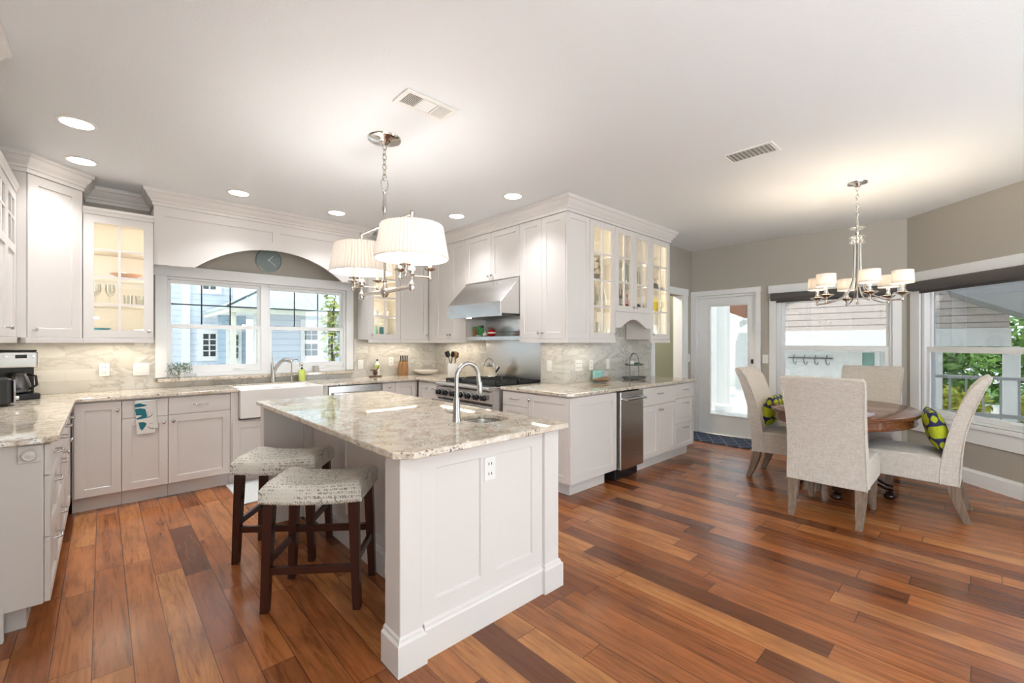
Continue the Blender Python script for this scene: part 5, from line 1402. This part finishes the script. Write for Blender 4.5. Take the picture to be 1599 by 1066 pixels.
for k in range(16):
    a = k * 2.4; r = .008 + .0016 * k
    lv.tube([(0, 0, .012), (r * .8 * cos(a), r * .8 * sin(a), .024), (r * 1.3 * cos(a), r * 1.3 * sin(a), .020)], [.006, .006, .002], 6)
obj('leaves', lv, M['leaf'], vc, smooth=50)
obj('pot', MB().lathe([(.016, 0), (.020, .014), (0, .0145)], 14), M['verdigris'], vc, smooth=40)
one('folded_napkin', 'folded cream napkin leaning on the upper tier of the tray stand', 'napkin', MB().prism([(-.05, 0), (.05, 0), (.044, .055), (-.046, .055)], -.012, .012), M['porcelain'], (4.62, 2.87, ZT + .169), bevel=.004)

# ------------------------------------------------------------------ things inside the glass cabinets
def lathe_thing(name, label, cat, prof, mt, loc, group=None, n=20):
    return one(name, label, cat, MB().lathe(prof, n), mt, loc, group=group, smooth=50)
BOWL = [(.03, 0), (.05, .006), (.09, .035), (.12, .05), (.118, .052), (.085, .04), (.045, .012), (0, .010)]
def sc(p, a, b=None): return [(r * a, z * (b or a)) for r, z in p]
GOB = [(.030, 0), (.028, .003), (.005, .008), (.004, .07), (.020, .085), (.034, .115), (.036, .145), (.031, .18), (.030, .18), (.034, .145), (.03, .115), (0, .09)]
TUMB = [(.028, 0), (.034, .095), (.033, .095), (.027, .006), (0, .006)]
CUP = [(.022, 0), (.034, .02), (.036, .07), (.034, .07), (.03, .02), (0, .008)]
PLATE = [(.06, 0), (.10, .010), (.125, .016), (.124, .019), (.095, .014), (0, .006)]
zA, zB, zC, zD = 1.4104, 1.6808, 1.9158, 2.1508
lathe_thing('bowl', 'wide amber bowl on an upper shelf left of the window', 'bowl', sc(BOWL, .95), mat('amber_glaze', (.50, .22, .06), .3), (.16, 5.27, zC))
gob = lathe_thing('wine_glass', 'stem glass at the left on the middle shelf left of the window', 'glass', GOB, M['clear'], (-.04, 5.25, zB), 'glassware left of the window')
dup(gob, (.05, 5.24, zB), None, 'second stem glass from the left on the middle shelf left of the window')
tum = lathe_thing('tumbler', 'clear tumbler behind the right pane on the middle shelf left of the window', 'glass', TUMB, M['clear'], (.17, 5.25, zB), 'glassware left of the window')
dup(tum, (.25, 5.25, zB), None, 'clear tumbler at the right end of the middle shelf left of the window')
lathe_thing('teal_bowl', 'teal bowl at the bottom left of the cabinet left of the window', 'bowl', sc(BOWL, .62, 1.3), M['teal'], (-.015, 5.24, zA))
pl0 = lathe_thing('plate', 'bottom plate of the pale stack in the cabinet left of the window', 'plate', sc(PLATE, .7), M['porcelain'], (.14, 5.29, zA), 'plate stack')
for k in range(1, 4): dup(pl0, (.14, 5.29, zA + .0135 * k), None, ['', 'second plate up in the pale stack left of the window', 'third plate up in the pale stack left of the window', 'top plate of the pale stack left of the window'][k])
lathe_thing('bowl', 'white bowl at the bottom right of the cabinet left of the window', 'bowl', sc(BOWL, .5, 1.2), M['porcelain'], (.255, 5.22, zA))
cu = lathe_thing('mug', 'white mug at the left of the middle shelf right of the window', 'mug', CUP, M['porcelain'], (2.50, 5.22, zB), 'white mugs right of the window')
dup(cu, (2.575, 5.24, zB), None, 'white mug in the middle of the shelf right of the window'); dup(cu, (2.655, 5.22, zB), None, 'white mug at the right of the middle shelf right of the window')
lathe_thing('pitcher', 'pale green jug at the bottom left of the cabinet right of the window', 'jug', [(.035, 0), (.045, .03), (.042, .09), (.03, .13), (.033, .15), (.030, .15), (0, .10)], M['verdigris'], (2.50, 5.22, zA))
bxm = one('storage_tin', 'blue-grey tin at the bottom of the cabinet right of the window', 'tin', MB().box(-.055, .055, -.05, .05, 0, .055), M['ext_blue'], (2.65, 5.24, zA), bevel=.004)
one('storage_tin', 'darker square tin stacked on the blue-grey tin right of the window', 'tin', MB().box(-.03, .03, -.03, .03, 0, .085), M['teal'], (2.625, 5.25, zA + .0555), bevel=.004)
# peninsula
z1_, z2_, z3_ = 1.7358, 2.0058, 2.2758
def m_vase():
    t = NT('black_white_pattern'); t.set(Base_Color=t.ramp(t.noise(t.oco(), 22, 2, .5, 1.5), [(.47, (.03, .02, .02)), (.53, (.62, .55, .42))]), Roughness=.35); return t.m
lathe_thing('patterned_vase', 'dark leaf-patterned vase in the nearest tall glass cabinet of the peninsula', 'vase', [(.05, 0), (.062, .02), (.056, .10), (.060, .18), (.048, .22), (.054, .235), (.048, .235), (0, .2)], m_vase(), (3.80, 2.785, z2_))
for k, (x, lab) in enumerate(((3.79, 'clear pitcher at the left of the second shelf behind the corner glass cabinet door'), (3.92, 'clear pitcher at the right of the second shelf behind the corner glass cabinet door'))):
    lathe_thing('glass_pitcher', lab, 'pitcher', [(.045, 0), (.062, .04), (.055, .12), (.038, .17), (.046, .20), (.043, .20), (.035, .17), (.05, .12), (.057, .04), (0, .01)], M['clear'], (x, 2.795, z1_), 'clear pitchers')
gb = lathe_thing('glass_vase', 'ribbed clear vase at the bottom left of the corner glass cabinet', 'vase', [(.04, 0), (.05, .02), (.06, .16), (.055, .16), (.045, .02), (0, .012)], M['clear'], (3.80, 2.80, zA), 'bottom shelf clear vases')
dup(gb, (3.92, 2.80, zA), None, 'ribbed clear vase at the bottom right of the corner glass cabinet')
lathe_thing('glass_bowl', 'big pale green glass platter propped in the arched-apron cabinet', 'platter', [(0, 0), (.075, .004), (.115, .02), (.112, .024), (.073, .010), (0, .008)], mat('seaglass', (.50, .66, .62), .12), (4.39, 2.80, 2.1325)).rotation_euler = (HALF - .12, 0, 0)
BOT = [(.032, 0), (.035, .006), (.035, .13), (.028, .16), (.013, .18), (.012, .225), (.014, .228), (.014, .24), (0, .241)]
b0 = lathe_thing('wine_bottle', 'dark bottle at the left of the bottom shelf in the arched-apron cabinet', 'bottle', BOT, M['black'], (4.225, 2.78, 1.7105), 'dark bottles')
dup(b0, (4.31, 2.785, 1.7105), None, 'second dark bottle from the left in the arched-apron cabinet')
lathe_thing('wine_bottle', 'shorter red-capped bottle beside the two dark bottles', 'bottle', sc(BOT, .8), M['red'], (4.39, 2.775, 1.7105))
c0 = lathe_thing('dark_cup', 'dark cup at the left behind the right pane of the arched-apron cabinet', 'cup', sc(CUP, 1.2, 1.25), M['iron'], (4.575, 2.775, 1.7105), 'dark cups')
dup(c0, (4.67, 2.775, 1.7105), None, 'dark cup at the right behind the right pane of the arched-apron cabinet')
v0 = lathe_thing('tall_glass', 'tall smoky glass at the left of the middle shelf, right pane of the arched-apron cabinet', 'glass', sc(TUMB, 1.3, 1.9), M['clear'], (4.58, 2.79, 2.0158), 'smoky glasses')
dup(v0, (4.67, 2.79, 2.0158), None, 'tall smoky glass at the right of the middle shelf, right pane of the arched-apron cabinet')
lathe_thing('yellow_cup', 'bright yellow tall cup in the doorway-end glass cabinet', 'cup', [(.035, 0), (.05, .03), (.055, .14), (.05, .17), (.047, .17), (0, .02)], M['yellow'], (5.055, 2.785, z1_))
lathe_thing('clear_glass', 'clear glass beside the yellow cup', 'glass', sc(TUMB, 1.0, 1.4), M['clear'], (5.15, 2.80, z1_))
one('dark_tray', 'flat dark box on the shelf above the yellow cup', 'box', MB().box(-.11, .11, -.07, .07, 0, .035), M['iron'], (5.07, 2.80, z2_), bevel=.004)
lathe_thing('black_bowl', 'small upturned black bowl on the flat dark box', 'bowl', [(.055, 0), (.050, .025), (.025, .045), (0, .048)], M['iron'], (5.02, 2.785, z2_ + .0355))
lathe_thing('cake_stand', 'pale footed dish behind the small black bowl', 'dish', [(.04, 0), (.012, .01), (.010, .10), (.05, .12), (.05, .128), (0, .13)], M['cream'], (5.125, 2.81, z2_ + .0355))
lathe_thing('white_jar', 'white jar at the bottom of the doorway-end glass cabinet', 'jar', [(.05, 0), (.055, .02), (.05, .14), (.035, .16), (0, .165)], M['porcelain'], (5.03, 2.79, zA))

# ------------------------------------------------------------------ hall things seen through the cased opening
tag(one('wall_clock', 'dark round object hanging high on the sage hall wall', 'clock', MB().lathe([(.12, .001), (.12, .03), (0, .034)], 32, axis='y'), M['iron'], (8.98 - 3.0, 4.95, 1.36), smooth=40), 'dark round object hanging on the sage hall wall below the glass cabinet', 'clock')
hp_ = thing('charger', 'black phone charger with a hanging cord on the sage hall wall', 'charger', (6.19, 4.95, 1.09))
obj('plate', MB().box(-.036, .036, -.006, -.0005, -.02, .10), M['plastic'], hp_, bevel=.002)
obj('plug', MB().box(-.028, .028, -.05, -.0065, -.055, .015), M['black'], hp_, bevel=.008)
obj('cord', MB().tube([(0, -.03, -.055), (.004, -.03, -.30), (-.004, -.03, -.55), (0, -.03, -.70)], .005, 6), M['black'], hp_)
one('hanging_strap', 'dark curled strap hanging on the sage hall wall beside the charger', 'strap', MB().tube([(.03, -.012, .12), (.005, -.012, .08), (-.008, -.012, -.02), (.012, -.012, -.20), (-.006, -.012, -.40), (.004, -.012, -.62)], .012, 8, flat=.4), M['iron'], (6.48, 4.935, 1.10))
lamp('hall_fill', 'POINT', (5.4, 4.0, 2.55), P_HALL, (1, .90, .76), radius=.10)  # added lamp without a fixture, lights the hall

# ------------------------------------------------------------------ behind the camera: added ceiling lamps, unseen, to brighten the room
gl = thing('fill_bowl', 'added fill bowl lamp hanging unseen behind the camera, nearer the left windows', 'ceiling light', (-.15, -.9, H))
obj('bowl', MB().lathe([(0, -1.10), (.12, -1.08), (.22, -1.02), (.27, -.95)], 40), M['shade'], gl, solid=.004, smooth=60)
obj('rod', MB().lathe([(0, -.0005), (.06, -.0006), (.06, -.02), (.010, -.03), (.010, -1.09), (0, -1.0905)], 16), M['nickel'], gl, smooth=40)
dup(gl, (2.7, -2.4, H), None, 'added fill bowl lamp hanging unseen behind the camera, nearer the right wall')
for x, y in ((-.15, -.9), (2.7, -2.4)): lamp('bowl_fill', 'POINT', (x + .06, y, H - .96), P_FILL, (.95, .98, 1.0), radius=.05)
for x, y in ((-.2, .1), (2.6, -1.6), (.3, -1.4)):  # extra downlights, added out of view for more light
    c_ = dup(can, (x, y, H), None, 'added recessed ceiling light, unseen, behind or above the camera'); c_['group'] = 'added fill downlights over the camera'
    lamp('downlight', 'AREA', (x, y, H - .012), P_CAN, (1, .96, .91), size=.14, spread=radians(105))

# ------------------------------------------------------------------ outside
struct('lawn', MB().box(-12, 26, -9, 26, -.5, -.35), M['grass'])
struct('bounce_slab', MB().box(-10, -.92, -10, 4.5, -.14, -.03), M['bounce_slab'])  # unseen pale slab added to bounce daylight up to the ceiling
struct('bounce_terrace', MB().box(-.9195, 12, -12, -6.01, -.14, -.03), M['bounce_slab'])  # more pale ground added out of view for bounced light
def leaves(n, c, rad, s, seed, squash=1.0):
    rnd = random.Random(seed); mb = MB()
    for k in range(n):
        v = Vector((rnd.gauss(0, 1), rnd.gauss(0, 1), rnd.gauss(0, 1))).normalized() * (rnd.random() ** .45)
        p = Vector((c[0] + v.x * rad[0], c[1] + v.y * rad[1], c[2] + v.z * rad[2]))
        a = Vector((rnd.gauss(0, 1), rnd.gauss(0, 1), rnd.gauss(0, .6))).normalized() * s * (.6 + .8 * rnd.random()); b = a.orthogonal().normalized() * s * .45
        mb.add([p - a, p - b * .8, p + a, p + b * .8], [(0, 1, 2, 3)])
    return mb
# --- neighbour's house across the kitchen window
nh_ = thing('neighbor_house', 'white-sided neighbouring house wing seen through the left kitchen sash', 'house', (0, 15.2, -.35))
obj('wall', MB().slab([-7, 2.104, 2.41, 2.85], [0, 1.31, 1.956, 3.24, 3.62, 8.5], lambda i, j: None if (i == 1 and j in (1, 3)) else 0.0, .3), M['siding'], nh_)
for a, b, z0, z1, nm in ((2.104, 2.41, 1.31, 1.956, 4), (2.104, 2.41, 3.24, 3.62, 2)):
    w = obj('window', MB().slab([a - .13, a, (a + b) / 2 - .015, (a + b) / 2 + .015, b, b + .13], sorted([z0 - .13, z0, z1, z1 + .13] + [z0 + (z1 - z0) * k / nm + d for k in range(1, nm) for d in (-.015, .015)]), lambda i, j: None if (i in (1, 3) and j % 2 == 1) else -.03, .06), M['ext_trim'], nh_)
    obj('pane', MB().box(a, b, .065, .085, z0, z1), M['ext_glass'], w)
obj('corner_board', MB().box(1.62, 1.80, -.04, -.001, 0, 8.5), M['ext_trim'], nh_)
obj('tall_window', MB().box(1.02, 1.27, -.05, -.001, 3.05, 6.0), M['ext_blue'], nh_)
ng = thing('neighbor_porch', 'blue-shaded porch with slim cream posts under the neighbouring hip roof', 'porch', (0, 11.75, -.35))
obj('back_wall', MB().box(2.16, 2.79, 1.6, 1.7, 0, 2.40), M['siding_shaded'], ng)
for x in (2.21, 2.70): obj('post', MB().box(x - .05, x + .05, 0, .10, 0, 2.3995), M['ext_cream'], ng)
pdw = obj('door', MB().box(2.34, 2.68, 1.55, 1.599, .1, 2.1), M['ext_trim'], ng)
obj('door_panes', MB().slab([2.42, 2.50, 2.52, 2.60], [1.30, 1.42, 1.45, 1.57, 1.63, 1.75, 1.78, 1.90], lambda i, j: 1.53 if (i != 1 and j % 2 == 0) else None, 1.549), M['ext_glass'], pdw)
gg = thing('neighbor_garage', 'low white garage with a pale metal hip roof seen through the right kitchen sash', 'garage', (0, 12.3, -.35))
obj('wall', MB().slab([2.80, 9], [0, 2.40], lambda i, j: 0.0, .3), M['siding'], gg)
obj('eave', MB().box(2.10, 9.3, -.64, -.56, 2.40, 2.51), M['ext_cream'], gg)
obj('side_eave', MB().box(2.10, 2.18, -.5595, 2.8, 2.40, 2.51), M['ext_cream'], gg)
obj('soffit', MB().box(2.1805, 9.3, -.5595, 2.8, 2.405, 2.44), M['ext_trim'], gg)
c0, c1, c2, c3, c4 = (2.07, -.67, 2.515), (9.4, -.67, 2.515), (9.4, 2.2, 4.15), (4.9, 2.2, 4.15), (2.07, 2.82, 2.515)
obj('roof', MB().add([c0, c1, c2, c3, c4], [(0, 1, 2, 3), (0, 3, 4)]), M['metal_roof'], gg, solid=.03)
for k in range(1, 15):
    x = 2.07 + .48 * k; f = min(1, (x - 2.07) / 2.83)
    obj('roof_rib', MB().tube([(x, -.66, 2.545), (x, -.66 + 2.86 * f, 2.545 + 1.63 * f)], .016, 5), M['metal_roof'], gg)
obj('hip_cap', MB().tube([(2.07, -.67, 2.54), (4.9, 2.2, 4.18)], .025, 6), M['ext_glass'], gg)
gd = obj('door', MB().box(3.83, 4.38, -.05, -.0005, .1, 2.32), M['ext_trim'], gg)
obj('door_panes', MB().slab([3.93, 4.07, 4.10, 4.24], [1.36, 1.50, 1.53, 1.67, 1.78, 1.90, 1.93, 2.05], lambda i, j: -.07 if (i != 1 and j % 2 == 0) else None, -.051), M['ext_glass'], gd)
struct('bounce_drive', MB().box(-7, 10, 6.75, 18, -.345, -.335), M['bounce_slab'])  # pale ground added below the view to keep green bounce off the houses
tr = thing('maple_tree', 'slender light green maple at the right edge of the kitchen window', 'tree', (3.02, 8.0, -.35))
obj('foliage', MB().add(*(lambda a: (a.v, a.f))(leaves(230, (.0, 0, 2.0), (.19, .25, .75), .075, 5))), M['leaf_t'], tr)
obj('trunk', MB().tube([(.05, 0, 0), (.03, 0, .9), (.0, 0, 1.7), (.05, 0, 2.5)], [.035, .03, .02, .01], 8), M['brown_leaf'], tr, smooth=50)
# --- porch and garden beyond the dining bay
struct('deck', MB().box(6.76, 14.5, -6, 13, -.20, -.03), M['deck'])
gh = thing('garden_house', 'beige clapboard gable on a white beam seen through the dining windows', 'house', (11, 0, 0))
py_, pz_ = 1.65, 2.95
gb_ = [(-.30, 1.60), (3.60, 1.60), (3.60, pz_ - .55 * 1.95), (py_, pz_), (-.30, pz_ - .55 * 1.95)]
obj('gable', MB().prism(gb_, 0, .12, 'x'), M['siding_beige'], gh)
for s_ in (-1, 1): obj('rake_board', MB().prism([(py_, pz_ + .13), (py_ + s_ * 2.25, pz_ + .13 - .55 * 2.25), (py_ + s_ * 2.25, pz_ - .01 - .55 * 2.25), (py_, pz_ - .01)], -.08, -.001, 'x'), M['ext_trim'], gh)
obj('beam', MB().box(-.02, .14, -.32, 3.62, 1.29, 1.5995), M['ext_trim'], gh)
obj('wall', MB().box(.5, .6, 1.02, 4.2, -.03, 1.60), M['ext_trim'], gh)
for y in (-.32, .60, 3.45): obj('column', MB().box(0, .16, y - .10, y + .10, -.03, 1.2895), M['ext_trim'], gh, bevel=.01)
gw = obj('window', MB().slab([1.42, 1.50, 1.70, 1.80], [.30, .42, 1.15, 1.25], lambda i, j: None if (i == 1 and j == 1) else .44, .499).xf(lambda a, b, c: (b, a, c)), M['ext_trim'], gh)
obj('pane', MB().box(.475, .495, 1.50, 1.70, .42, 1.15), M['verdigris'], gw)
hk = thing('hook_rack', 'row of four wire hooks on the white porch wall outside the nook window', 'hook rack', (11.495, 2.62, .98))
obj('rail', MB().box(-.03, -.001, -.42, .42, .02, .045), M['wire'], hk)
for k in range(4):
    y = -.31 + .205 * k
    obj('hook', MB().tube([(-.03, y, .035), (-.08, y - .02, .10), (-.06, y + .01, .0), (-.05, y, -.09), (-.09, y - .05, -.11), (-.11, y - .07, -.05)], .011, 6), M['wire'], hk, smooth=50)
ur = one('garden_finial', 'grey urn-shaped finial on the porch beyond the far chair', 'finial', MB().lathe([(.16, -.85), (.16, 0), (.12, .02), (.10, .10), (.03, .14), (.05, .17), (.07, .21), (.04, .26), (0, .28)], 20), M['rail'], (10.2, 1.07, .82), smooth=50)
obj('side_roof', MB().prism([(-.20, 0), (.12, .14), (.12, .50), (-.20, .50)], 0, .70, 'x'), M['brown_roof'], gh, (-.72, 3.78, 1.9))
obj('side_fascia', MB().prism([(-.20, -.05), (.12, .09), (.12, .139), (-.20, -.001)], -.02, .70, 'x'), M['ext_trim'], gh, (-.72, 3.78, 1.9))
one('garden_wall', 'plain white garden wall seen far away through the garden door glass', 'wall', MB().box(15.6, 15.8, 3.9, 12.8, -.35, 2.4), M['ext_trim'])
cw_ = thing('stucco_wall', 'white stucco wall with a round column outside the garden door', 'wall', (9.2, 3.75, -.03))
obj('wall', MB().box(.2, .35, .02, 1.6, 0, 2.9), m_wall('white_stucco', (.78, .78, .76)), cw_)
obj('column', MB().lathe([(.16, 0), (.16, .12), (.12, .16), (.12, 2.8), (.15, 2.86), (0, 2.87)], 24, (0, -.16, 0)), M['ext_trim'], cw_, smooth=40)
rl = thing('porch_railing', 'grey porch railing with square balusters outside the bay window', 'railing', (8.2, -2.6, -.03))
obj('top_rail', MB().box(-.03, .03, 0, 3.65, .915, .955), M['rail'], rl, bevel=.004)
obj('bottom_rail', MB().box(-.02, .02, 0, 3.65, .44, .49), M['rail'], rl)
for k in range(25): obj('baluster', MB().box(-.011, .011, .05 + .15 * k - .011, .05 + .15 * k + .011, .0005, .9145), M['rail'], rl)
pp_ = one('porch_post', 'white square porch post at the left edge of the bay window view', 'post', MB().box(-.06, .06, -.06, .06, 0, 2.6), M['ext_trim'], (8.45, .62, -.03), bevel=.005)
aw = thing('porch_roof', 'grey porch ceiling and white fascia at the upper right of the bay window', 'roof', (9.3, -4.5, 1.9))
obj('ceiling_panel', MB().prism([(4.88, .24), (4.10, -.16), (0, -.16), (0, .72), (4.88, .72)], 0, 1.5, 'x'), mat('grey_soffit', (.21, .215, .22), .7), aw)
obj('fascia', MB().box(-.03, -.001, 0, 4.0, -.10, -.05), M['ext_trim'], aw)
SH = [((12.6, .55, .95), (.7, .75, .95), 'leaf', 420, 'deep green shrub filling the middle of the bay window view', 6), ((13.3, -1.05, 1.1), (.75, .75, 1.1), 'leaf', 420, 'deep green shrub at the right behind the leaning chair back', 7),
      ((11.7, .36, .15), (.35, .5, .35), 'leaf_y', 240, 'low yellow-green flowering bush left of the leaning chair back', 8), ((11.6, -.74, .10), (.35, .5, .38), 'leaf_y', 240, 'low yellow flowering bush right of the leaning chair back', 9),
      ((14.4, -3.2, 1.2), (.9, 1.3, 1.3), 'leaf', 420, 'tall green shrub far right beyond the porch railing', 10)]
for c, r_, mt_, n_, lab, sd__ in SH:
    b_ = thing('garden_shrub', lab, 'shrub', (c[0], c[1], -.35), 0, 'shrubs beyond the porch')
    obj('foliage', leaves(n_ * 2, (0, 0, c[2] + .35), r_, .10, sd__), M[mt_], b_)
    obj('stem', MB().tube([(0, 0, 0), (.03, 0, c[2] * .5 + .2), (0, .03, c[2] + .3)], [.03, .02, .01], 6), M['brown_leaf'], b_)
hg = thing('garden_hedge', 'dense dark green hedge far behind the shrubs', 'hedge', (17.2, 0, -.35))
obj('foliage', leaves(2600, (0, -.5, 1.3), (.9, 4.0, 1.5), .16, 12), M['leaf'], hg)
